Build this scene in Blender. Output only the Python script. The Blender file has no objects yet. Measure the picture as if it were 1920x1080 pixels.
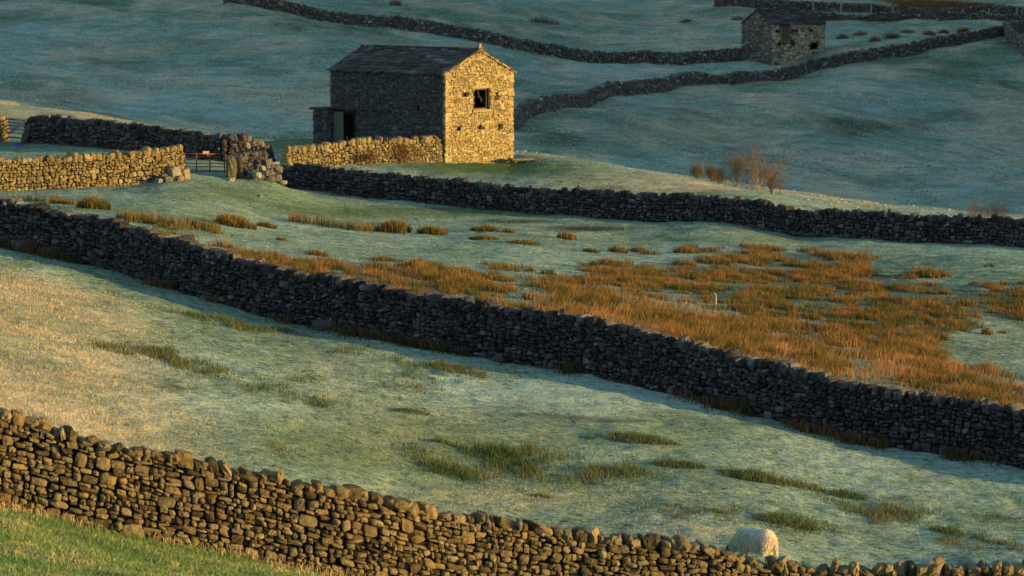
import bpy, bmesh, math, random
import numpy as np
from mathutils import Vector, Matrix

rng = np.random.default_rng(11)
random.seed(5)
R = math.radians
scene = bpy.context.scene
COL = scene.collection

# ------------------------------------------------------------------ camera model
F = 6831.0                      # focal length in photo pixels (1920 wide)
PITCH = math.atan(660.0 / F)
CP, SP = math.cos(PITCH), math.sin(PITCH)

def P(u, v, d):
    """point on the sight line of photo pixel (u,v) at plan distance d"""
    a = (u - 960.0) / F; b = (540.0 - v) / F
    y = CP + b * SP; z = -SP + b * CP
    return np.array([a * d / y, d, z * d / y])

def proj(x, y, z):
    yc = y * CP - z * SP
    zc = y * SP + z * CP
    yc = np.where(np.abs(yc) < 1e-3, 1e-3, yc)
    return 960 + F * x / yc, 540 - F * zc / yc

# ------------------------------------------------------------------ noise
def _h(ix, iy, seed):
    n = (ix.astype(np.int64) * 374761393 + iy.astype(np.int64) * 668265263 + seed * 974634777) & 0x7fffffff
    n = ((n ^ (n >> 13)) * 1274126177) & 0x7fffffff
    n = (n ^ (n >> 16)) & 0xffff
    return n / 65535.0

def vnoise(x, y, seed=0):
    ix = np.floor(x); iy = np.floor(y)
    fx = x - ix; fy = y - iy
    fx = fx * fx * (3 - 2 * fx); fy = fy * fy * (3 - 2 * fy)
    a = _h(ix, iy, seed); b = _h(ix + 1, iy, seed); c = _h(ix, iy + 1, seed); d = _h(ix + 1, iy + 1, seed)
    return (a * (1 - fx) + b * fx) * (1 - fy) + (c * (1 - fx) + d * fx) * fy

def fbm(x, y, seed=0, o=3):
    s = 0; a = 0.5; t = 0
    for k in range(o):
        s = s + a * vnoise(x * 2 ** k + 17.3 * k, y * 2 ** k - 9.1 * k, seed + k); t += a; a *= 0.5
    return s / t

def sm(t):
    t = np.clip(t, 0, 1)
    return t * t * (3 - 2 * t)

# ------------------------------------------------------------------ terrain: thin plate fit through surveyed points
CTRL = [
 # foreground knoll
 (0,1092,52),(320,1128,52),(640,1165,53),(960,1235,54),(1400,1290,54),(1920,1310,54),
 # foot of the near wall
 (0,938,63),(160,978,63.2),(320,1014,63.5),(480,1042,63.8),(640,1078,64),(900,1126,65),(1200,1168,65.5),(1500,1211,66),(1920,1214,66),
 # near field
 (0,660,85),(480,780,82),(960,905,80),(1415,1062,72),(1920,1090,72),(1500,950,80),(1920,1000,80),(250,640,92),
 # foot of the mid wall
 (0,462,112),(130,487,110.5),(213,507,109.5),(300,535,108),(400,563,106),(480,587,105),(570,608,103.5),(730,635,101.5),(900,668,99.5),(1100,700,97.5),(1326,753,95),(1456,783,93.5),(1597,822,92),(1750,850,91),(1920,878,90),
 # middle field
 (0,410,140),(480,470,138),(960,514,138),(1400,570,134),(1920,628,128),(480,398,168),(960,448,164),(1400,495,156),(1920,530,148),
 # foot of the far wall
 (520,347,189),(700,370,186),(850,386,183.8),(1000,399,181.4),(1200,415,178.6),(1500,441,175),(1700,453,172.5),(1920,464,170),
 # left lit wall, gate, back wall
 (-150,362,169),(0,358,172),(150,352,174),(250,345,176),(340,332,178),(430,334,181),(495,330,185),(430,306,196),
 (50,268,206),(150,272,204),(250,283,201),(340,295,199),(505,301,200),(-100,268,206),
 # barn terrace
 (835,304,203),(963,303,207),(590,266,210),(700,306,200),(830,330,195),(1000,340,193),
 # crest
 (-150,186,240),(0,197,236),(150,212,230),(300,238,224),(480,266,216),(560,262,222),(985,290,211),(1100,303,205),(1250,330,198),(1430,370,188),(1600,402,184),(1920,440,182),
 # hidden fall behind the crest
 (-150,203,264),(0,212,262),(300,262,255),(480,292,248),(750,300,250),(965,330,245),(1250,380,238),(1430,412,232),(1600,440,228),(1920,475,225),
 # far hillside
 (-150,184,300),(0,193,300),(300,232,295),(480,258,288),(700,262,290),(965,283,285),(1250,326,270),(1430,362,258),(1700,402,252),(1920,425,250),
 (970,240,310),(1100,205,345),(1200,185,362),(1300,163,380),(1400,142,400),(1500,122,418),(1600,105,432),(1700,97,440),(1800,88,448),(1885,83,453),
 (1400,250,320),(1700,250,345),(1920,250,352),(1920,120,430),
 (0,100,385),(0,10,480),(300,105,395),(300,5,485),(600,200,335),(750,110,400),
 (520,14,470),(640,28,468),(800,57,464),(900,80,462),(1000,98,460),(1100,112,458),(1200,117,457),(1300,115,456),(1400,110,457),
 (970,170,372),(1300,132,425),(1550,97,466),(1445,116,455),
 (1200,40,540),(900,0,560),(1410,14,560),(1500,28,560),(1600,40,560),(1720,53,560),(1885,47,560),
 (1640,24,585),(1820,38,585),(1920,36,585),(1500,-5,640),(1800,0,650),(300,-40,600),(0,-40,600),(900,-40,680),(1700,-30,720),(1920,-25,720),
]
CS, CT = 7.0, 1.7
def _warp(x, y):
    yy = np.clip(y, 50, 700)
    s = x / yy * CS
    lim = 1.22
    s = np.where(np.abs(s) < lim, s, np.sign(s) * (lim + 0.25 * np.tanh((np.abs(s) - lim) / 0.8)))
    return s, CT * np.log(yy)
_cp = np.array([P(*c) for c in CTRL])
_cs, _ct = _warp(_cp[:, 0], _cp[:, 1])
_cq = _cp[:, 2] / _cp[:, 1]
def _U(r2):
    return 0.5 * r2 * np.log(r2 + 1e-12)
def _fit(lam=2e-4):
    n = len(_cs)
    K = _U((_cs[:, None] - _cs[None]) ** 2 + (_ct[:, None] - _ct[None]) ** 2) + lam * np.eye(n)
    Q = np.stack([np.ones(n), _cs, _ct], 1)
    A = np.block([[K, Q], [Q.T, np.zeros((3, 3))]])
    return np.linalg.solve(A, np.concatenate([_cq, np.zeros(3)]))
_w = _fit()
def _q(s, t):
    out = np.empty_like(s)
    for i in range(0, len(s), 60000):
        a, b = s[i:i + 60000], t[i:i + 60000]
        r2 = (a[:, None] - _cs[None]) ** 2 + (b[:, None] - _ct[None]) ** 2
        out[i:i + 60000] = _U(r2) @ _w[:-3] + _w[-3] + _w[-2] * a + _w[-1] * b
    return out

def terrain(x, y, detail=True):
    x = np.atleast_1d(np.asarray(x, float)); y = np.atleast_1d(np.asarray(y, float))
    shp = x.shape; x = x.ravel(); y = y.ravel()
    s, t = _warp(x, y)
    z = _q(s, t) * np.clip(y, 50, 700)
    z = z + 0.165 * np.clip(50 - y, 0, 60)
    z = z + 0.11 * np.clip(y - 690, 0, None)
    # unseen fell off to the right, added and shaped to shade the valley
    off = y - (247 - (x - 30) * 0.30)
    z = z + 75 * sm((x - 38 - 0.13 * np.clip(y, 0, 900)) / 95) * sm(off / 38)
    if detail:
        far = sm((y - 240) / 60)
        z = z + (fbm(x / 7, y / 9, 3) - 0.5) * (0.16 + 0.9 * far) * sm((y - 45) / 10)
        amp = 0.10 + 0.16 * far
        z = z + (fbm(x / 1.5, y / 1.8, 7) - 0.5) * amp
        near = 1 - sm((y - 180) / 80)
        z = z + (vnoise(x / 0.42, y / 0.5, 21) - 0.5) * 0.06 * near
        z = z + (fbm(x / 22, y / 34, 31, 2) - 0.5) * 3.2 * far
    return z.reshape(shp)

def gz(x, y):
    return float(terrain(x, y)[0])

def ground(u, v, d0=46, d1=720):
    """first hit of the sight line of photo pixel (u,v) with the ground between plan distances d0..d1"""
    ds = np.exp(np.linspace(math.log(d0), math.log(d1), 1500))
    pts = np.array([P(u, v, d) for d in ds])
    below = pts[:, 2] < terrain(pts[:, 0], pts[:, 1])
    i = int(np.argmax(below)) if below.any() else len(ds) - 1
    p = pts[i]
    return np.array([p[0], p[1], gz(p[0], p[1])])

def above(u, d):
    """ground point below the sight column u at plan distance d"""
    x = (u - 960.0) / F * d * 1.0
    return np.array([x, d, gz(x, d)])

# ------------------------------------------------------------------ object helpers
def tag(o, label=None, cat=None, group=None, kind=None):
    if label: o['label'] = label
    if cat: o['category'] = cat
    if group: o['group'] = group
    if kind: o['kind'] = kind
    return o

def empty(name, loc, rz=0.0):
    o = bpy.data.objects.new(name, None)
    o.empty_display_size = 0.3
    COL.objects.link(o); o.location = loc; o.rotation_euler = (0, 0, rz)
    return o

def mesh_np(name, V, faces, mats, parent=None, loc=None, smooth=False, attrs=None, matidx=None):
    """faces: list of (array n x k)"""
    me = bpy.data.meshes.new(name)
    V = np.asarray(V, np.float32)
    if loc is not None and len(V):
        V = V - np.asarray(loc, np.float32)
    nl = sum(f.size for f in faces); nf = sum(len(f) for f in faces)
    me.vertices.add(len(V)); me.vertices.foreach_set('co', V.ravel())
    me.loops.add(nl); me.polygons.add(nf)
    li = np.concatenate([f.ravel() for f in faces]).astype(np.int32)
    ks = np.concatenate([np.full(len(f), f.shape[1]) for f in faces])
    st = np.concatenate([[0], np.cumsum(ks)[:-1]]).astype(np.int32)
    me.loops.foreach_set('vertex_index', li)
    me.polygons.foreach_set('loop_start', st)
    me.update(calc_edges=True)
    me.polygons.foreach_set('use_smooth', np.full(nf, bool(smooth)))
    for m in (mats if isinstance(mats, (list, tuple)) else [mats]):
        me.materials.append(m)
    if matidx is not None:
        me.polygons.foreach_set('material_index', np.asarray(matidx, np.int32))
    for k, a in (attrs or {}).items():
        a = np.asarray(a, np.float32)
        if a.ndim == 1:
            at = me.attributes.new(k, 'FLOAT', 'POINT'); at.data.foreach_set('value', a)
        else:
            at = me.attributes.new(k, 'FLOAT_COLOR', 'POINT'); at.data.foreach_set('color', a.ravel())
    o = bpy.data.objects.new(name, me)
    COL.objects.link(o)
    if parent is not None: o.parent = parent
    if loc is not None and parent is None: o.location = loc
    return o

class MB:
    """collects boxes and tubes, builds one mesh"""
    def __init__(s): s.v = []; s.f = {3: [], 4: []}; s.n = 0
    def add(s, V, Fs):
        s.v.append(np.asarray(V, float))
        for f in Fs: s.f[len(f)].append([i + s.n for i in f])
        s.n += len(V)
    def box(s, c, ex, ey, ez, jit=0.0):
        c = np.asarray(c, float); ex, ey, ez = map(lambda a: np.asarray(a, float), (ex, ey, ez))
        V = [c + sx * ex + sy * ey + sz * ez for sz in (-1, 1) for sy in (-1, 1) for sx in (-1, 1)]
        V = np.array(V) + (rng.normal(0, jit, (8, 3)) if jit else 0)
        s.add(V, [(0, 2, 3, 1), (4, 5, 7, 6), (0, 1, 5, 4), (2, 6, 7, 3), (0, 4, 6, 2), (1, 3, 7, 5)])
    def bar(s, a, b, r0, r1=None, n=6, bend=0.0):
        a = np.asarray(a, float); b = np.asarray(b, float); r1 = r0 if r1 is None else r1
        d = b - a; L = np.linalg.norm(d); d = d / max(L, 1e-6)
        x = np.cross(d, [0, 0, 1.0]);
        if np.linalg.norm(x) < 1e-3: x = np.array([1.0, 0, 0])
        x /= np.linalg.norm(x); y = np.cross(d, x)
        an = np.arange(n) * 2 * math.pi / n
        ring = np.cos(an)[:, None] * x + np.sin(an)[:, None] * y
        V = np.concatenate([a + ring * r0, b + ring * r1, [a], [b]])
        Fs = [(i, (i + 1) % n, n + (i + 1) % n, n + i) for i in range(n)]
        Fs += [(2 * n, (i + 1) % n, i) for i in range(n)] + [(2 * n + 1, n + i, n + (i + 1) % n) for i in range(n)]
        s.add(V, Fs)
    def build(s, name, mat, parent=None, loc=None, smooth=False):
        fs = [np.array(s.f[k]) for k in (3, 4) if s.f[k]]
        return mesh_np(name, np.concatenate(s.v), fs, mat, parent, loc, smooth)

# ------------------------------------------------------------------ materials
def mat(name):
    m = bpy.data.materials.new(name); m.use_nodes = True
    nt = m.node_tree; nt.nodes.clear()
    return m, nt, nt.nodes, nt.links

def nd(N, t, **kw):
    n = N.new(t)
    for k, v in kw.items():
        if k == 'inputs':
            for a, b in v.items(): n.inputs[a].default_value = b
        else: setattr(n, k, v)
    return n

def ramp(N, stops, interp='LINEAR'):
    r = N.new('ShaderNodeValToRGB'); r.color_ramp.interpolation = interp
    e = r.color_ramp.elements
    while len(e) < len(stops): e.new(0.5)
    for i, (p, c) in enumerate(stops):
        e[i].position = p; e[i].color = (*c, 1)
    return r

def mixc(N, L, a, b, f, blend='MIX'):
    m = N.new('ShaderNodeMix'); m.data_type = 'RGBA'; m.blend_type = blend
    for sock, val in ((m.inputs[6], a), (m.inputs[7], b), (m.inputs[0], f)):
        if hasattr(val, 'links'): L.new(val, sock)
        elif isinstance(val, (tuple, list)): sock.default_value = (*val, 1)
        else: sock.default_value = val
    return m.outputs[2]

def mth(N, L, op, a, b=0.0, clamp=False):
    m = N.new('ShaderNodeMath'); m.operation = op; m.use_clamp = clamp
    for sock, val in ((m.inputs[0], a), (m.inputs[1], b)):
        if hasattr(val, 'links'): L.new(val, sock)
        else: sock.default_value = val
    return m.outputs[0]

def stone_mat(name, stops, lichen=(0.42, 0.42, 0.34), lich_amt=0.5, moss=0.0, bump=0.5, scale=1.0, rough=0.9):
    m, nt, N, L = mat(name)
    out = nd(N, 'ShaderNodeOutputMaterial'); b = nd(N, 'ShaderNodeBsdfPrincipled')
    b.inputs['Roughness'].default_value = rough
    b.inputs['Specular IOR Level'].default_value = 0.15
    geo = nd(N, 'ShaderNodeNewGeometry')
    rp = ramp(N, stops); L.new(geo.outputs['Random Per Island'], rp.inputs[0])
    n1 = nd(N, 'ShaderNodeTexNoise', inputs={'Scale': 9.0 * scale, 'Detail': 6.0, 'Roughness': 0.65})
    n2 = nd(N, 'ShaderNodeTexNoise', inputs={'Scale': 28.0 * scale, 'Detail': 4.0, 'Roughness': 0.7})
    n3 = nd(N, 'ShaderNodeTexNoise', inputs={'Scale': 0.7, 'Detail': 3.0})
    for n in (n1, n2, n3): L.new(geo.outputs['Position'], n.inputs['Vector'])
    v = ramp(N, [(0.3, (0.45, 0.45, 0.45)), (0.7, (1.45, 1.42, 1.38))]); L.new(n1.outputs[0], v.inputs[0])
    c = mixc(N, L, rp.outputs[0], v.outputs[0], 0.85, 'MULTIPLY')
    lr = ramp(N, [(0.56, (0, 0, 0)), (0.66, (1, 1, 1))]); L.new(n2.outputs[0], lr.inputs[0])
    big = ramp(N, [(0.42, (0.15, 0.15, 0.15)), (0.62, (1, 1, 1))]); L.new(n3.outputs[0], big.inputs[0])
    f = mth(N, L, 'MULTIPLY', lr.outputs[0], big.outputs[0]); f = mth(N, L, 'MULTIPLY', f, lich_amt)
    c = mixc(N, L, c, lichen, f)
    if moss > 0:
        sep = nd(N, 'ShaderNodeSeparateXYZ'); L.new(geo.outputs['Normal'], sep.inputs[0])
        up = mth(N, L, 'MULTIPLY_ADD', sep.outputs[2], 0.8, True)
        mr = ramp(N, [(0.5, (0, 0, 0)), (0.62, (1, 1, 1))]); L.new(n1.outputs[0], mr.inputs[0])
        fm = mth(N, L, 'MULTIPLY', mr.outputs[0], moss)
        c = mixc(N, L, c, (0.10, 0.11, 0.03), fm)
    L.new(c, b.inputs['Base Color'])
    bp = nd(N, 'ShaderNodeBump', inputs={'Strength': bump, 'Distance': 0.04})
    hh = mth(N, L, 'ADD', n1.outputs[0], n2.outputs[0])
    L.new(hh, bp.inputs['Height']); L.new(bp.outputs[0], b.inputs['Normal'])
    L.new(b.outputs[0], out.inputs[0])
    return m

def plain_mat(name, col, rough=0.8, metal=0.0, var=0.3, scale=12.0, stretch=(1, 1, 1), bump=0.2):
    m, nt, N, L = mat(name)
    out = nd(N, 'ShaderNodeOutputMaterial'); b = nd(N, 'ShaderNodeBsdfPrincipled')
    b.inputs['Roughness'].default_value = rough; b.inputs['Metallic'].default_value = metal
    b.inputs['Specular IOR Level'].default_value = 0.2
    tc = nd(N, 'ShaderNodeTexCoord'); mp = nd(N, 'ShaderNodeMapping'); mp.inputs['Scale'].default_value = stretch
    L.new(tc.outputs['Object'], mp.inputs[0])
    n = nd(N, 'ShaderNodeTexNoise', inputs={'Scale': scale, 'Detail': 5.0, 'Roughness': 0.65}); L.new(mp.outputs[0], n.inputs['Vector'])
    r = ramp(N, [(0.3, tuple(x * (1 - var) for x in col)), (0.7, tuple(min(1, x * (1 + var)) for x in col))])
    L.new(n.outputs[0], r.inputs[0]); L.new(r.outputs[0], b.inputs['Base Color'])
    bp = nd(N, 'ShaderNodeBump', inputs={'Strength': bump, 'Distance': 0.02}); L.new(n.outputs[0], bp.inputs['Height']); L.new(bp.outputs[0], b.inputs['Normal'])
    L.new(b.outputs[0], out.inputs[0])
    return m

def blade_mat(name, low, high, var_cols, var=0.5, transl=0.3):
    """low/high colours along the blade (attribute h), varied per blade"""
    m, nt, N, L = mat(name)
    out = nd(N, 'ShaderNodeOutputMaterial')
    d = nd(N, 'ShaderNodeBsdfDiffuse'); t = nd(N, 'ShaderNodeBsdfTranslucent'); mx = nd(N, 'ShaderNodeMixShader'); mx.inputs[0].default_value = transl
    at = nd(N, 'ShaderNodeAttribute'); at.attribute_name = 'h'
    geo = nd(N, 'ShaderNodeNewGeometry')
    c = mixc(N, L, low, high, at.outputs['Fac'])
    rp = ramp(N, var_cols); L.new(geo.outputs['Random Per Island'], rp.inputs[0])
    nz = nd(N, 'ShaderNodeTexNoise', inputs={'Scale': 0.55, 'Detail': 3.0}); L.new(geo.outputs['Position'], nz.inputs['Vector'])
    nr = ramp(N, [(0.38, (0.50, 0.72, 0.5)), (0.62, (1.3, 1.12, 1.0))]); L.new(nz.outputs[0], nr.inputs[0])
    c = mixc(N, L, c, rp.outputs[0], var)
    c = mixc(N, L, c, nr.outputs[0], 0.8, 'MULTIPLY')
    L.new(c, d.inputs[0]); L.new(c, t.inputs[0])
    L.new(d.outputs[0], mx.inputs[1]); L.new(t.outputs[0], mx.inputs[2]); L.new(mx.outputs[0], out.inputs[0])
    return m

BROWN = [(0.0, (0.055, 0.040, 0.023)), (0.25, (0.115, 0.082, 0.042)), (0.5, (0.20, 0.142, 0.066)), (0.75, (0.165, 0.135, 0.085)), (0.92, (0.27, 0.20, 0.10)), (1.0, (0.18, 0.105, 0.05))]
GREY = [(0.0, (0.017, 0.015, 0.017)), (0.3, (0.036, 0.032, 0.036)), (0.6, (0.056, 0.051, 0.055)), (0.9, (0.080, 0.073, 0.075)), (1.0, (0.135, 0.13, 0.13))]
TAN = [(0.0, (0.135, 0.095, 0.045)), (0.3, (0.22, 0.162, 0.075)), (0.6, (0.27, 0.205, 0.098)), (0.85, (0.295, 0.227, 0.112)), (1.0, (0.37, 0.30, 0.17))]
M = {}
M['near_stone'] = stone_mat('near_stone', BROWN, (0.30, 0.28, 0.18), 0.45, 0.35, 0.6)
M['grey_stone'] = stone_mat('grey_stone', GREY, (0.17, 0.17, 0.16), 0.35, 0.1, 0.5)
M['barn_shade_grey'] = stone_mat('barn_shade_grey', [(0.0, (0.032, 0.032, 0.037)), (0.4, (0.056, 0.056, 0.064)), (0.85, (0.075, 0.075, 0.084)), (1.0, (0.125, 0.125, 0.135))], (0.16, 0.16, 0.16), 0.3, 0.0, 0.4)  # greyer side-wall stone, darkened and blued to carry the wall's shade
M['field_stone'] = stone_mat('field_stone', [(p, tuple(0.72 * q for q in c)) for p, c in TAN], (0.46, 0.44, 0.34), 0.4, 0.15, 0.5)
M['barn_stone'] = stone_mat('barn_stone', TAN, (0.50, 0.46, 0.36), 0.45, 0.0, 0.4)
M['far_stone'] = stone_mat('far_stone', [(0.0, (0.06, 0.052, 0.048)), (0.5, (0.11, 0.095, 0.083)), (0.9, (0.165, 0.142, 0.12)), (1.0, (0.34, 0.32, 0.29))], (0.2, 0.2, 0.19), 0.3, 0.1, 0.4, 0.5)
M['far_lit_pale'] = stone_mat('far_lit_pale', [(0.0, (0.15, 0.12, 0.08)), (0.5, (0.33, 0.265, 0.175)), (0.85, (0.46, 0.38, 0.26)), (1.0, (0.60, 0.54, 0.42))], (0.4, 0.4, 0.3), 0.3, 0.0, 0.4, 0.5)  # far barn stone lightened for its side walls, skylight put into the colour
M['boulder'] = stone_mat('boulder', [(0.0, (0.10, 0.095, 0.075)), (1.0, (0.24, 0.23, 0.19))], (0.34, 0.34, 0.28), 0.6, 0.2, 0.5)
M['post_stone'] = stone_mat('post_stone', [(0.0, (0.075, 0.065, 0.042)), (1.0, (0.09, 0.078, 0.05))], (0.2, 0.2, 0.14), 0.5, 0.4, 0.6)
M['core'] = plain_mat('wall_core', (0.012, 0.010, 0.009), 1.0)
M['barn_core'] = plain_mat('barn_mortar', (0.045, 0.034, 0.018), 1.0)
M['slate'] = stone_mat('stone_slate', [(0.0, (0.030, 0.026, 0.025)), (0.5, (0.055, 0.049, 0.046)), (0.9, (0.085, 0.076, 0.07)), (1.0, (0.15, 0.14, 0.135))], (0.24, 0.24, 0.22), 0.35, 0.1, 0.4)
M['wood'] = plain_mat('weathered_wood', (0.105, 0.092, 0.085), 0.9, 0, 0.4, 5, (8, 8, 0.7))
M['pale_wood'] = plain_mat('pale_wood', (0.32, 0.27, 0.20), 0.9, 0, 0.35, 6, (6, 6, 0.8))
M['post_wood'] = plain_mat('post_wood', (0.26, 0.24, 0.21), 0.9, 0, 0.35, 6, (6, 6, 0.8))
M['redwood'] = plain_mat('red_boarding', (0.14, 0.072, 0.062), 0.9, 0, 0.3, 5, (8, 8, 0.7))
M['red'] = plain_mat('red_paint', (0.15, 0.040, 0.032), 0.5, 0, 0.3, 9)
M['steel'] = plain_mat('galvanised', (0.10, 0.095, 0.10), 0.6, 0.0, 0.3, 9)
M['rope'] = plain_mat('twine', (0.50, 0.38, 0.2), 0.9, 0, 0.3, 20)
M['blue'] = plain_mat('blue_plastic', (0.015, 0.06, 0.42), 0.5, 0, 0.3, 9)
M['twig'] = plain_mat('bare_twigs', (0.11, 0.075, 0.06), 0.9, 0, 0.4, 3)
M['palewig'] = plain_mat('pale_twigs', (0.20, 0.14, 0.09), 0.9, 0, 0.4, 3)
M['wool'] = plain_mat('wool', (0.55, 0.50, 0.41), 1.0, 0, 0.25, 14, (1, 1, 0.5), 0.8)
M['fleece'] = blade_mat('fleece', (0.52, 0.46, 0.36), (0.74, 0.68, 0.57), [(0, (0.46, 0.40, 0.31)), (1, (0.80, 0.76, 0.67))], 0.5, 0.25)
M['sheep_face'] = plain_mat('sheep_face', (0.09, 0.08, 0.075), 0.9, 0, 0.5, 9)
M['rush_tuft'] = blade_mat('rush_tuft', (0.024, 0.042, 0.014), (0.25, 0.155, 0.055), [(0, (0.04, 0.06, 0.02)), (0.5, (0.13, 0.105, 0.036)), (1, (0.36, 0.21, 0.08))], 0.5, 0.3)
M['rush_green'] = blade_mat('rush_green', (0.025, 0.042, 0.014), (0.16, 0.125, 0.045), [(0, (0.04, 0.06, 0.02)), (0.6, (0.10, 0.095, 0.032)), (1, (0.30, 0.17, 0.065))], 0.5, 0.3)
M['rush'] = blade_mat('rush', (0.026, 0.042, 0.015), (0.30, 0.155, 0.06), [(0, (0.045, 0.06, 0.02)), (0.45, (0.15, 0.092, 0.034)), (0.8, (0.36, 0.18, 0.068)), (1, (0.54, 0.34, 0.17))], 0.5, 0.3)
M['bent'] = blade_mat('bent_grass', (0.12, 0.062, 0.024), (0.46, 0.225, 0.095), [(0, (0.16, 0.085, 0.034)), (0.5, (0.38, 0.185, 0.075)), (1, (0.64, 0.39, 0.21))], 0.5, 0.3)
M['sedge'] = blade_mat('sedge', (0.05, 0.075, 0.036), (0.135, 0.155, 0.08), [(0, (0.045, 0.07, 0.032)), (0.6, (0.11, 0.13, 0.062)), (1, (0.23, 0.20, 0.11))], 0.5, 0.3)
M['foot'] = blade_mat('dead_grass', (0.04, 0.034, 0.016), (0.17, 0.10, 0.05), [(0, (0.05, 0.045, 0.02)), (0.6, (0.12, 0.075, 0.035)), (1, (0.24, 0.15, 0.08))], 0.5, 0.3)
M['frostgrass'] = blade_mat('frosted_grass', (0.08, 0.13, 0.07), (0.32, 0.39, 0.29), [(0, (0.05, 0.10, 0.04)), (0.5, (0.22, 0.31, 0.21)), (0.8, (0.52, 0.56, 0.48)), (1, (0.56, 0.46, 0.30))], 0.6, 0.25)
M['strawgrass'] = blade_mat('straw_grass', (0.12, 0.115, 0.045), (0.60, 0.47, 0.26), [(0, (0.12, 0.14, 0.05)), (0.35, (0.44, 0.34, 0.18)), (1, (0.80, 0.66, 0.45))], 0.6, 0.25)
M['greengrass'] = blade_mat('green_grass', (0.08, 0.135, 0.04), (0.24, 0.34, 0.14), [(0, (0.08, 0.15, 0.05)), (0.7, (0.24, 0.34, 0.15)), (1, (0.52, 0.50, 0.32))], 0.5, 0.3)

M['tussock'] = blade_mat('tussock', (0.09, 0.12, 0.08), (0.46, 0.47, 0.40), [(0, (0.06, 0.09, 0.05)), (0.35, (0.16, 0.19, 0.13)), (0.8, (0.5, 0.5, 0.42)), (1, (0.80, 0.79, 0.72))], 0.75, 0.25)
M['bracken_far'] = blade_mat('bracken_far', (0.15, 0.11, 0.095), (0.30, 0.20, 0.17), [(0, (0.13, 0.10, 0.09)), (1, (0.36, 0.26, 0.21))], 0.5, 0.3)

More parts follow.
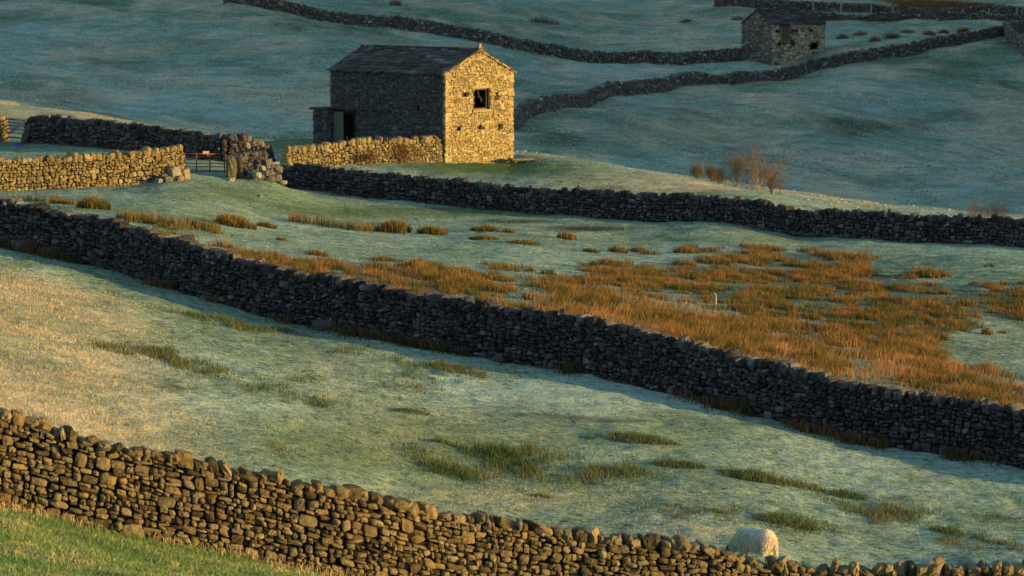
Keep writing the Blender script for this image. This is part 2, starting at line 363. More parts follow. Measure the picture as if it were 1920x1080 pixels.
def ground_mat():
    m, nt, N, L = mat('frosted_pasture')
    out = nd(N, 'ShaderNodeOutputMaterial'); b = nd(N, 'ShaderNodeBsdfDiffuse')
    geo = nd(N, 'ShaderNodeNewGeometry')
    at = nd(N, 'ShaderNodeAttribute'); at.attribute_name = 'cover'
    sep = nd(N, 'ShaderNodeSeparateColor'); L.new(at.outputs['Color'], sep.inputs[0])
    def noise(sc, det=4.0, ro=0.65):
        n = nd(N, 'ShaderNodeTexNoise', inputs={'Scale': sc, 'Detail': det, 'Roughness': ro}); L.new(geo.outputs['Position'], n.inputs['Vector']); return n.outputs[0]
    nA, nB, nC, nD = noise(0.10, 5.0), noise(0.65, 5.0, 0.7), noise(4.5, 5.0, 0.75), noise(14.0, 3.0)
    green = mixc(N, L, (0.045, 0.095, 0.042), (0.13, 0.205, 0.105), nC)
    frost = mixc(N, L, (0.165, 0.26, 0.20), (0.58, 0.70, 0.60), nC)
    # frost amount: patchy at several sizes
    f = mth(N, L, 'MULTIPLY', nA, 0.55); g = mth(N, L, 'MULTIPLY', nB, 0.75); f = mth(N, L, 'ADD', f, g); g = mth(N, L, 'MULTIPLY', nC, 0.95); f = mth(N, L, 'ADD', f, g)
    f = mth(N, L, 'ADD', f, mth(N, L, 'MULTIPLY', mth(N, L, 'SUBTRACT', at.outputs['Alpha'], 0.5), 0.42))
    fr = ramp(N, [(0.44, (0.08,) * 3), (0.54, (0.5,) * 3), (0.66, (1,) * 3)])
    f2 = mth(N, L, 'MULTIPLY', f, 0.5); L.new(f2, fr.inputs[0])
    c = mixc(N, L, green, frost, mth(N, L, 'MULTIPLY', fr.outputs[0], 0.72))
    # straw speckle
    sr = ramp(N, [(0.58, (0,) * 3), (0.66, (1,) * 3)]); L.new(nD, sr.inputs[0])
    c = mixc(N, L, c, (0.50, 0.42, 0.32), mth(N, L, 'MULTIPLY', sr.outputs[0], 0.45))
    dr = ramp(N, [(0.36, (1,) * 3), (0.46, (0,) * 3)]); L.new(nC, dr.inputs[0])
    c = mixc(N, L, c, (0.022, 0.042, 0.014), mth(N, L, 'MULTIPLY', dr.outputs[0], 0.6))
    # straw cover
    straw = mixc(N, L, (0.26, 0.205, 0.12), (0.80, 0.63, 0.42), nC)
    s1 = mth(N, L, 'ADD', sep.outputs[0], mth(N, L, 'MULTIPLY', mth(N, L, 'SUBTRACT', nB, 0.5), 1.6))
    s1 = mth(N, L, 'ADD', s1, mth(N, L, 'MULTIPLY', mth(N, L, 'SUBTRACT', nC, 0.5), 1.0))
    s1 = mth(N, L, 'MULTIPLY', s1, mth(N, L, 'MULTIPLY', sep.outputs[0], 2.2, True), True)
    c = mixc(N, L, c, straw, mth(N, L, 'MULTIPLY', s1, 0.85))
    # unfrosted green
    gg = mixc(N, L, (0.045, 0.080, 0.018), (0.13, 0.18, 0.05), nC)
    g1 = mth(N, L, 'ADD', sep.outputs[1], mth(N, L, 'MULTIPLY', mth(N, L, 'SUBTRACT', nB, 0.5), 0.9))
    g1 = mth(N, L, 'MULTIPLY', g1, mth(N, L, 'MULTIPLY', sep.outputs[1], 3.0, True), True)
    c = mixc(N, L, c, gg, mth(N, L, 'MULTIPLY', g1, 0.9))
    # bare soil, dark rough ground
    soil = mixc(N, L, (0.018, 0.016, 0.012), (0.055, 0.048, 0.034), nC)
    m1 = mth(N, L, 'ADD', sep.outputs[2], mth(N, L, 'MULTIPLY', mth(N, L, 'SUBTRACT', nC, 0.5), 1.5))
    m1 = mth(N, L, 'MULTIPLY', m1, mth(N, L, 'MULTIPLY', sep.outputs[2], 3.0, True), True)
    c = mixc(N, L, c, soil, mth(N, L, 'MULTIPLY', m1, 0.9))
    nE = noise(0.32, 6.0, 0.72)
    er = ramp(N, [(0.34, (0.60, 0.64, 0.62)), (0.66, (1.22, 1.2, 1.2))]); L.new(nE, er.inputs[0])
    c = mixc(N, L, c, er.outputs[0], 0.9, 'MULTIPLY')
    L.new(c, b.inputs[0])
    hh = mth(N, L, 'ADD', mth(N, L, 'MULTIPLY', nB, 0.8), mth(N, L, 'MULTIPLY', nC, 0.28)); hh = mth(N, L, 'ADD', hh, mth(N, L, 'MULTIPLY', nD, 0.09))
    bp = nd(N, 'ShaderNodeBump', inputs={'Strength': 0.8, 'Distance': 0.25}); L.new(hh, bp.inputs['Height']); L.new(bp.outputs[0], b.inputs['Normal'])
    L.new(b.outputs[0], out.inputs[0])
    return m

# ------------------------------------------------------------------ the ground sheet
def blob(u, v, cu, cv, ru, rv):
    return np.exp(-(((u - cu) / ru) ** 2 + ((v - cv) / rv) ** 2))

def inpoly(u, v, poly):
    poly = np.asarray(poly, float); c = np.zeros(len(u), bool)
    j = len(poly) - 1
    for i in range(len(poly)):
        xi, yi = poly[i]; xj, yj = poly[j]
        cond = ((yi > v) != (yj > v)) & (u < (xj - xi) * (v - yi) / (yj - yi + 1e-9) + xi)
        c ^= cond; j = i
    return c

# orange rush bed in the middle field
RUSH = [(410,470),(520,478),(620,489),(740,490),(830,500),(900,512),(950,528),(1010,520),(1100,515),(1180,508),(1260,488),(1330,478),(1430,472),(1450,460),(1560,474),(1632,488),(1655,512),(1690,520),(1800,524),(1870,522),(2060,548),(2130,600),(1900,612),(1850,604),(1790,640),(1740,655),(1820,690),(1990,718),(2250,770),(2250,1100),(380,1100)]
HOLES = [(1700,556,60,9),(1355,556,34,9),(1545,612,26,6),(1150,542,40,5),(1090,538,34,5),(1000,548,50,5),(1450,600,16,4),(1770,600,30,6),(1640,640,26,6)]

_mw = np.array([P(*a) for a in [(0,462,112),(130,487,110.5),(213,507,109.5),(300,535,108),(400,563,106),(480,587,105),(570,608,103.5),(730,635,101.5),(900,668,99.5),(1100,700,97.5),(1326,753,95),(1456,783,93.5),(1597,822,92),(1750,850,91),(1920,878,90)]])
def cover(x, y, z):
    """what grows where: straw, unfrosted green, bare soil (0..1), by place on the ground"""
    u, v = proj(x, y, z)
    st = np.zeros_like(x); gr = np.zeros_like(x); so = np.zeros_like(x)
    near = (y > 58) & (y < 113)
    # dry bank at the left of the near field
    st += near * 0.95 * sm((470 - u + (v - 640) * 0.35) / 420) * sm((v - 478 - np.clip(u, 0, 500) * 0.24) / 45)
    st += near * (0.30 * blob(u, v, 760, 820, 330, 80) + 0.42 * blob(u, v, 1000, 935, 330, 35) + 0.4 * blob(u, v, 1350, 1000, 220, 25) + 0.22 * blob(u, v, 620, 700, 160, 60))
    gr += near * (0.45 * blob(u, v, 700, 830, 330, 70) + 0.35 * blob(u, v, 1100, 890, 420, 70) + 0.35 * blob(u, v, 1250, 800, 160, 40))
    gr += near * 0.6 * sm((v - 925) / 60) * sm((700 - u) / 200)
    # foreground knoll: green
    gr += 0.95 * (1 - sm((y - 60.5) / 3.0))
    # around the barn and in the gateway
    ter = (y > 186) & (y < 240)
    gr += ter * (1.0 * blob(u, v, 880, 312, 150, 14) + 0.5 * blob(u, v, 1020, 320, 140, 16) + 0.6 * blob(u, v, 540, 270, 70, 14))
    st += ter * (0.6 * blob(u, v, 1250, 345, 230, 26) + 0.75 * blob(u, v, 130, 220, 240, 26) + 0.5 * blob(u, v, 1010, 292, 60, 8))
    mid = (y > 113) & (y < 190)
    gr += mid * (0.45 * blob(u, v, 420, 360, 160, 22) + 0.75 * blob(u, v, 900, 400, 330, 9) + 0.35 * blob(u, v, 700, 390, 250, 14) + 0.5 * blob(u, v, 1400, 448, 300, 9))
    so += mid * (1.2 * blob(u, v, 1100, 429, 80, 5) + 0.8 * blob(u, v, 960, 415, 90, 4) + 0.55 * blob(u, v, 620, 366, 45, 4) + 0.5 * blob(u, v, 780, 392, 110, 3.0) + 0.4 * blob(u, v, 1560, 463, 60, 4) + 0.4 * blob(u, v, 1350, 430, 120, 4))
    so += near * (0.75 * blob(u, v, 1150, 789, 90, 4) + 0.6 * blob(u, v, 1080, 783, 60, 3) + 0.45 * blob(u, v, 1000, 778, 80, 4) + 0.5 * blob(u, v, 1400, 795, 60, 4))
    jit = (fbm(x / 1.6, y / 3.2, 51) - 0.5) * 2
    lit = (y > np.interp(x, _mw[:, 0], _mw[:, 1])) & (y < 170) & inpoly(u, v + jit * 34, RUSH)
    so += lit * 0.40; st += lit * 0.15
    far = y > 240
    gr += far * (0.3 * blob(u, v, 390, 95, 160, 26) + 0.55 * blob(u, v, 1450, 150, 130, 12) + 0.5 * blob(u, v, 1640, 115, 120, 7) + 0.4 * blob(u, v, 1860, 100, 60, 12))
    so += far * np.clip((fbm(x / 5, y / 10, 43) - 0.56) * 1.8, 0, 0.3)
    so += far * (0.5 * blob(u, v, 1040, 262, 70, 14) + 0.35 * blob(u, v, 1640, 235, 110, 22) + 0.3 * blob(u, v, 480, 135, 80, 10) + 0.5 * blob(u, v, 1810, 120, 70, 9) + 0.3 * blob(u, v, 1850, 212, 120, 10) + 0.25 * blob(u, v, 1350, 260, 160, 10) + 0.3 * blob(u, v, 1360, 345, 120, 20))
    st += far * np.clip(0.28 + (fbm(x / 6, y / 12, 41) - 0.5) * 1.7, 0, 0.75)
    st += far * (0.35 * blob(u, v, 1650, 125, 130, 8) + 0.3 * blob(u, v, 270, 85, 60, 8) + 0.25 * blob(u, v, 100, 110, 60, 6))
    return np.clip(st, 0, 1), np.clip(gr, 0, 1), np.clip(so, 0, 1)

def frost(x, y, z):
    u, v = proj(x, y, z)
    f = 0.5 + (fbm(x / 9, y / 16, 77) - 0.5) * 0.9 * sm((y - 60) / 60)
    far = sm((y - 235) / 40)
    f += far * ((fbm(x / 26, y / 55, 78) - 0.5) * 1.3 + 0.35 * sm((v - 103 - u * 0.11) / 8) * sm((700 - u) / 200) - 0.3 * blob(u, v, 380, 90, 260, 35) + 0.3 * blob(u, v, 1500, 190, 300, 40) - 0.35 * blob(u, v, 1100, 270, 160, 30) + 0.05)
    near = (y > 58) & (y < 113)
    f += near * (0.35 * blob(u, v, 1150, 740, 300, 40) + 0.25 * blob(u, v, 1600, 870, 300, 40) + 0.3 * blob(u, v, 500, 560, 200, 40))
    return np.clip(f, 0, 1)

def build_ground():
    dense = np.linspace(-0.158, 0.158, 261)
    side = 0.158 * np.exp(np.linspace(0, 3.7, 34))[1:]
    S = np.concatenate([-side[::-1], dense, side])
    Y = np.concatenate([np.linspace(-90, 44, 18), np.arange(47, 112, 0.17), np.arange(112, 190, 0.36), np.arange(190, 245, 0.5), np.arange(245, 480, 1.4), np.arange(480, 760, 4.0), np.linspace(764, 2400, 40)])
    W = np.where(Y > 40, Y, 40.0)
    X = S[None, :] * W[:, None]; YY = np.repeat(Y[:, None], len(S), 1)
    Z = terrain(X, YY)
    nr, nc = X.shape
    V = np.stack([X, YY, Z], -1).reshape(-1, 3)
    idx = np.arange(nr * nc).reshape(nr, nc)
    Q = np.stack([idx[:-1, :-1], idx[:-1, 1:], idx[1:, 1:], idx[1:, :-1]], -1).reshape(-1, 4)
    st, gr, so = cover(V[:, 0], V[:, 1], V[:, 2])
    o = mesh_np('ground', V, [Q], ground_mat(), smooth=True, attrs={'cover': np.stack([st, gr, so, frost(V[:, 0], V[:, 1], V[:, 2])], 1)})
    tag(o, kind='structure')
build_ground()

# ------------------------------------------------------------------ stones
def _template(n):
    pts = {}; V = []; Fq = []
    def vid(p):
        k = tuple(np.round(p, 4))
        if k not in pts: pts[k] = len(V); V.append(p)
        return pts[k]
    ax = np.linspace(-1, 1, n + 1)
    for a in range(3):
        for sgn in (-1, 1):
            b, c = (a + 1) % 3, (a + 2) % 3
            for i in range(n):
                for j in range(n):
                    q = []
                    for (di, dj) in ((0, 0), (1, 0), (1, 1), (0, 1)):
                        p = np.zeros(3); p[a] = sgn; p[b] = ax[i + di]; p[c] = ax[j + dj]
                        q.append(vid(p))
                    Fq.append(q if sgn > 0 else q[::-1])
    return np.array(V), np.array(Fq)
TPL = {n: _template(n) for n in (2, 3, 4)}

def stones(C, T, N, U, size, n=3, rnd=0.5, rough=0.07, rot=0.1):
    """C,T,N,U: (m,3) centres and axes; size (m,3) full sizes along T,N,U -> V, quads"""
    Vt, Fq = TPL[n]
    m = len(C)
    sph = Vt / np.linalg.norm(Vt, axis=1, keepdims=True)
    r = np.clip(rng.normal(rnd, 0.15, m), 0.12, 0.95)[:, None, None]
    L = Vt[None] * (1 - r) + sph[None] * r * 1.18
    A = np.eye(3)[None] + rng.normal(0, 0.085, (m, 3, 3))
    L = np.einsum('mij,mkj->mki', A, L)
    L = L + rng.normal(0, rough, L.shape)
    # angular cut: flatten a random corner
    cd = rng.normal(0, 1, (m, 3)); cd /= np.linalg.norm(cd, axis=1, keepdims=True)
    lim = rng.uniform(0.85, 1.2, m)
    dd = np.einsum('mki,mi->mk', L, cd)
    L = L - np.clip(dd - lim[:, None], 0, None)[:, :, None] * cd[:, None, :] * 0.85
    L = L * (np.asarray(size)[:, None, :] * 0.5)
    a = rng.normal(0, rot, m); ca, sa = np.cos(a)[:, None], np.sin(a)[:, None]
    x = L[:, :, 0] * ca - L[:, :, 2] * sa; z = L[:, :, 0] * sa + L[:, :, 2] * ca
    Wd = C[:, None, :] + x[:, :, None] * T[:, None, :] + L[:, :, 1:2] * N[:, None, :] + z[:, :, None] * U[:, None, :]
    V = Wd.reshape(-1, 3)
    Fs = (Fq[None] + (np.arange(m) * len(Vt))[:, None, None]).reshape(-1, 4)
    return V, Fs

def rubble(length, h, w0, h0, holes=(), loose=1.0):
    """random rubble: split a face of length x h into stone rectangles (cx, cz, w, h)"""
    out = []
    z = 0.0
    while z < h - 0.04:
        bh = min(h - z, random.uniform(1.5, 2.6) * h0)
        if h - z - bh < 0.5 * h0: bh = h - z
        s = -random.uniform(0, w0)
        while s < length:
            bw = random.uniform(0.9, 2.3) * w0
            stack = [(s, z, bw, bh)]
            while stack:
                x0, z0, ww, hh = stack.pop()
                big = random.random() < 0.16
                if hh > h0 * (2.4 if big else random.uniform(0.9, 1.6)):
                    k = random.uniform(0.32, 0.68); stack += [(x0, z0, ww, hh * k), (x0, z0 + hh * k, ww, hh * (1 - k))]
                elif ww > w0 * (1.9 if big else random.uniform(0.8, 1.6)) and ww > 0.75 * hh:
                    k = random.uniform(0.3, 0.7); stack += [(x0, z0, ww * k, hh), (x0 + ww * k, z0, ww * (1 - k), hh)]
                else:
                    out.append((x0 + ww / 2 + random.uniform(-.08, .08) * w0 * loose, z0 + hh / 2 + random.uniform(-.16, .16) * h0 * loose, ww * random.uniform(1 - .12 * loose, 1 + .05 * loose), hh * random.uniform(1 - .12 * loose, 1 + .08 * loose)))
            s += bw
        z += bh
    res = []
    for (cx, cz, w, hh) in out:
        if cx < 0 or cx > length: continue
        if any(cx + w * .4 > a and cx - w * .4 < b and cz + hh * .4 > c and cz - hh * .4 < d for a, b, c, d in holes): continue
        res.append((cx, cz, w, hh))
    return np.array(res)

class Path:
    def __init__(s, pts):
        pts = np.asarray(pts, float)[:, :2]
        # Catmull-Rom resample
        q = []
        for i in range(len(pts) - 1):
            p0 = pts[max(i - 1, 0)]; p1 = pts[i]; p2 = pts[i + 1]; p3 = pts[min(i + 2, len(pts) - 1)]
            for t in np.linspace(0, 1, 12, endpoint=False):
                q.append(0.5 * ((2 * p1) + (-p0 + p2) * t + (2 * p0 - 5 * p1 + 4 * p2 - p3) * t ** 2 + (-p0 + 3 * p1 - 3 * p2 + p3) * t ** 3))
        q.append(pts[-1]); q = np.array(q)
        d = np.concatenate([[0], np.cumsum(np.linalg.norm(np.diff(q, axis=0), axis=1))])
        s.q, s.d, s.L = q, d, d[-1]
        zz = terrain(q[:, 0], q[:, 1])
        k = np.ones(5) / 5; zz = np.convolve(np.pad(zz, 2, mode='edge'), k, 'valid')
        s.z = zz
    def at(s, t):
        x = np.interp(t, s.d, s.q[:, 0]); y = np.interp(t, s.d, s.q[:, 1]); z = np.interp(t, s.d, s.z)
        e = 0.35
        tx = np.interp(t + e, s.d, s.q[:, 0]) - np.interp(t - e, s.d, s.q[:, 0]); ty = np.interp(t + e, s.d, s.q[:, 1]) - np.interp(t - e, s.d, s.q[:, 1])
        tz = np.interp(t + e, s.d, s.z) - np.interp(t - e, s.d, s.z)
        l = np.hypot(tx, ty) + 1e-9
        T = np.stack([tx / l, ty / l, 0.75 * tz / l], -1); T /= np.linalg.norm(T, axis=1, keepdims=True)
        Nn = np.stack([ty / l, -tx / l, 0 * tx], -1)       # to the right of travel
        return np.stack([x, y, z], -1), T, Nn

def dry_wall(label, pts, h, m, wb=0.75, wt=0.42, w0=0.30, h0=0.165, n=3, cope=(0.12, 0.30, 0.20, 0.34), hvar=0.10, group=None, both=True, ragged=None, cope_mat=None, rnd=0.6, gap=0.92, srot=0.16):
    """double-faced dry stone wall along plan points, with a core, coursed rubble faces and upright cope stones"""
    pa = Path(pts)
    mid = pa.at(np.array([pa.L / 2]))[0][0]
    root = empty('dry_stone_wall', mid); tag(root, label, 'stone wall', group)
    hb = h - cope[3] * 0.75
    Vs, Fs, off = [], [], 0
    def hscale(t):
        k = 1 + (fbm(t / 3.0 + 31 * h, t * 0 + 5.5, 13) - 0.5) * 2 * hvar
        if ragged is not None: k = k * ragged(t / pa.L)
        return k
    for side in ((1, -1) if both else (1,)):
        rb = rubble(pa.L, hb, w0, h0)
        t, zz, w, hh = rb.T
        c, T, Nn = pa.at(t)
        k = hscale(t)
        half = wb / 2 + (wt - wb) / 2 * (zz / hb)
        dep = rng.uniform(0.22, 0.32, len(t))
        c = c + Nn * (side * (half - dep / 2 + rng.normal(0.0, 0.027, len(t))))[:, None]
        c[:, 2] += zz * k - 0.03
        U = np.tile([0, 0, 1.0], (len(t), 1))
        lean = (wb - wt) / 2 / hb
        U = U - Nn * (side * lean)
        V, Fq = stones(c, T, Nn, U, np.stack([w * gap, dep, hh * k * gap * 1.01], 1), n=n, rnd=rnd, rot=srot, rough=0.05)
        Vs.append(V); Fs.append(Fq + off); off += len(V)
    # core strip
    ts = np.linspace(0, pa.L, max(4, int(pa.L / 0.5)))
    c, T, Nn = pa.at(ts); k = hscale(ts)
    cv = []
    for sg, hz, hw in ((1, -0.5, wb / 2 - 0.09), (1, None, wt / 2 - 0.09), (-1, None, wt / 2 - 0.09), (-1, -0.5, wb / 2 - 0.09)):
        p = c + Nn * (sg * hw); p[:, 2] += (hz if hz is not None else hb * k - 0.05); cv.append(p)
    cv = np.stack(cv, 1).reshape(-1, 3)
    m_ = len(ts); cf = []
    for i in range(m_ - 1):
        for j in range(3):
            cf.append((i * 4 + j, i * 4 + j + 1, i * 4 + 4 + j + 1, i * 4 + 4 + j))
    cf.append((0, 3, 2, 1)); e = (m_ - 1) * 4; cf.append((e, e + 1, e + 2, e + 3))
    Vs.append(cv); nst = sum(len(f) for f in Fs); Fs.append(np.array(cf) + off)
    # end faces: a few stones
    for tt, sg in ((0.0, -1), (pa.L, 1)):
        zs = np.arange(0.1, hb, h0 * 1.1); tz = np.full(len(zs), tt)
        c, T, Nn = pa.at(tz); c = c + T * (sg * -0.06); kk = hscale(tz); c[:, 2] += zs * kk
        off2 = sum(len(v) for v in Vs)
        hw = wb + (wt - wb) * (zs / hb)
        V, Fq = stones(c, T, Nn, np.tile([0, 0, 1.0], (len(zs), 1)), np.stack([np.full(len(zs), 0.3), hw * 0.96, np.full(len(zs), h0 * 1.12)], 1), n=n, rnd=rnd, rot=0.05)
        Vs.append(V); Fs.append(Fq + off2)
    mi = np.concatenate([np.zeros(nst), np.ones(len(cf)), np.zeros(sum(len(f) for f in Fs) - nst - len(cf))])
    V = np.concatenate(Vs)
    o = mesh_np('stonework', V - mid, Fs, [m, M['core']], root, matidx=mi)
    # cope stones
    t = []; s = 0.05
    while s < pa.L:
        w = random.uniform(cope[0], cope[1]); t.append((s + w / 2, w)); s += w * random.uniform(0.85, 1.08)
    t = np.array(t); w = t[:, 1]; t = t[:, 0]
    c, T, Nn = pa.at(t); k = hscale(t)
    hh = rng.uniform(cope[2], cope[3], len(t)) * np.where(rng.random(len(t)) < 0.12, 1.25, 1.0)
    c[:, 2] += hb * k - 0.06 + hh / 2
    c = c + Nn * rng.normal(0, 0.035, len(t))[:, None]
    tw = rng.normal(0, 0.25, len(t))[:, None]
    T2 = T * np.cos(tw) + Nn * np.sin(tw); N2 = Nn * np.cos(tw) - T * np.sin(tw)
    V, Fq = stones(c, T2, N2, np.tile([0, 0, 1.0], (len(t), 1)), np.stack([w * 1.05, rng.uniform(0.36, 0.52, len(t)) * (wt / 0.42), hh], 1), n=max(n, 3), rnd=0.5, rot=0.24, rough=0.065)
    mesh_np('cope_stones', V - mid, [Fq], cope_mat or m, root)
    return root, pa

def uvd(lst): return [P(*a) for a in lst]

WALLS = {}
WALLS['near'] = dry_wall('golden brown dry stone wall across the foreground with the grazing sheep behind it',
    uvd([(-400,870,61.8),(-140,905,62.6),(0,938,63),(160,978,63.2),(320,1014,63.5),(480,1042,63.8),(640,1078,64),(900,1126,65),(1200,1168,65.5),(1500,1211,66),(1920,1214,66),(2200,1212,66),(2600,1200,66)]),
    1.62, M['near_stone'], 0.8, 0.46, 0.190, 0.112, n=4, cope=(0.09, 0.28, 0.10, 0.25), hvar=0.035, rnd=0.48, gap=0.91, srot=0.11, ragged=lambda f: 1.07 - 0.06 * sm((f - 0.116) / 0.147) - 0.09 * np.exp(-((f - 0.604) / 0.022) ** 2))
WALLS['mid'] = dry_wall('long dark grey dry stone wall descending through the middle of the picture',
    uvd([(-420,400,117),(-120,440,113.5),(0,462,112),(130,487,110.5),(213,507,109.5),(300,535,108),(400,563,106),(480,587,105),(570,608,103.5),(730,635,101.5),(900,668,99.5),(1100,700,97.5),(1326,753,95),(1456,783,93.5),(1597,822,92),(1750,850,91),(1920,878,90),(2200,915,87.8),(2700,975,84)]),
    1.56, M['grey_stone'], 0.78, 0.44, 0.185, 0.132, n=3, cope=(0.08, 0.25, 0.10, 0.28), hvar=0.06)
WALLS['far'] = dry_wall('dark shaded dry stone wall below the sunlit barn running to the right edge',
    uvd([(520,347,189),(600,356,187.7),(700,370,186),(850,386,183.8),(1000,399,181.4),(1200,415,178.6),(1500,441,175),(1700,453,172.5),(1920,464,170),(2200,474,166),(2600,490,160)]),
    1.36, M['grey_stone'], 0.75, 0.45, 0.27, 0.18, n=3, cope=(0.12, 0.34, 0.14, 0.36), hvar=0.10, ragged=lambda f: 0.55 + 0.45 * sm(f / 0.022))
WALLS['lit'] = dry_wall('bright golden sunlit dry stone wall at the left ending at the red gate',
    uvd([(-500,375,163),(-150,362,169),(0,358,172),(150,352,174),(250,345,176),(338,333,178)]),
    1.58, M['field_stone'], 0.8, 0.48, 0.235, 0.145, n=3, cope=(0.16, 0.34, 0.2, 0.34), hvar=0.05)
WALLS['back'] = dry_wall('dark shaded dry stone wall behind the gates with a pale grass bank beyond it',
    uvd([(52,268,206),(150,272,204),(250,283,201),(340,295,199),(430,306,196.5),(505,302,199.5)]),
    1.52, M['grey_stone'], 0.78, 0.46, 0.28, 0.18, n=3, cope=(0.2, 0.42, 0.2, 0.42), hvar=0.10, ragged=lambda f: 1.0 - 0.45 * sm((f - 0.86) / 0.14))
WALLS['stub'] = dry_wall('short stub of stone wall behind the stone gatepost with a sunlit top',
    uvd([(442,334,181.5),(492,331,185.5)]), 1.30, M['grey_stone'], 0.75, 0.5, 0.32, 0.19, n=3, cope=(0.18, 0.36, 0.2, 0.36), hvar=0.08)
WALLS['barnwall'] = dry_wall('tumbled sunlit stone wall climbing to the corner of the near barn',
    uvd([(535,330,196),(620,322,198.4),(700,312,200.5),(822,303,203)]), 1.42, M['field_stone'], 0.8, 0.5, 0.23, 0.155, n=3, cope=(0.16, 0.38, 0.18, 0.42), hvar=0.12, ragged=lambda f: 0.9 + 0.1 * f)
WALLS['gateleft'] = dry_wall('sunlit end of a stone wall at the far left edge beside the grey gate',
    uvd([(-120,276,200),(-30,268,205),(8,262,208)]), 1.45, M['field_stone'], 0.75, 0.48, 0.32, 0.19, n=3, hvar=0.06)
FARKW = dict(wb=0.8, wt=0.5, w0=0.42, h0=0.24, n=2, cope=(0.22, 0.5, 0.2, 0.36), hvar=0.06)
WALLS['A'] = dry_wall('distant dark wall curving down the hillside to the far barn from the top edge',
    uvd([(420,-6,472),(520,14,470),(640,28,468),(800,57,464),(900,80,462),(1000,98,460),(1100,112,458),(1200,117,457),(1300,115,456),(1392,108,458)]), 1.62, M['far_stone'], **FARKW)
WALLS['B'] = dry_wall('pale topped distant wall sweeping up from the near barn to the top right corner',
    uvd([(955,246,303),(970,240,310),(1000,229,322),(1100,205,345),(1200,185,362),(1300,163,380),(1400,142,400),(1500,122,418),(1600,105,432),(1700,97,440),(1800,88,448),(1884,83,453)]), 1.45, M['far_stone'], **FARKW)
WALLS['C'] = dry_wall('front wall of the walled lane crossing above the far barn',
    uvd([(1340,4,562),(1410,14,560),(1500,28,560),(1600,40,560),(1720,53,560),(1885,47,560),(1990,47,560)]), 1.55, M['far_stone'], **FARKW)
WALLS['C2'] = dry_wall('rear wall of the walled lane behind the row of fence posts',
    uvd([(1400,-10,585),(1500,4,585),(1640,24,585),(1820,38,585),(1920,36,585),(2000,34,585)]), 1.5, M['far_stone'], **FARKW)
WALLS['D'] = dry_wall('short blue shaded wall running off the right edge below the top right corner',
    uvd([(1886,84,452.5),(1900,98,443),(1930,122,430),(1990,150,412)]), 1.9, M['far_stone'], **FARKW)
WALLS['E'] = dry_wall('pale rounded wall end beside the small green bank in the top right corner',
    uvd([(1885,80,456),(1895,72,468),(1915,60,482),(1960,55,492)]), 1.75, M['far_stone'], **FARKW)

# ------------------------------------------------------------------ barns
def face_stones(O, T, N, length, h_of, w0, h0, holes, n, dep=0.16, hmax=None, lift=-0.4, rnd=0.3):
    rb = rubble(length, hmax - lift, w0, h0, [(a, b, c - lift, d - lift) for a, b, c, d in holes], 0.3)
    t, zz, w, hh = rb.T; zz = zz + lift
    t = np.clip(t, w / 2 + 0.01, length - w / 2 - 0.01)
    keep = zz + hh * 0.35 < h_of(t)
    t, zz, w, hh = t[keep], zz[keep], w[keep], hh[keep]
    m = len(t)
    c = O[None] + t[:, None] * T[None] + np.array([0, 0, 1.0])[None] * zz[:, None] + N[None] * rng.normal(-dep / 2 + 0.01, 0.012, m)[:, None]
    tt = np.tile(T, (m, 1)); nn = np.tile(N, (m, 1)); uu = np.tile([0, 0, 1.0], (m, 1))
    return stones(c, tt, nn, uu, np.stack([w * 0.97, np.full(m, dep), hh * 0.95], 1), n=n, rnd=rnd, rot=0.03, rough=0.05)

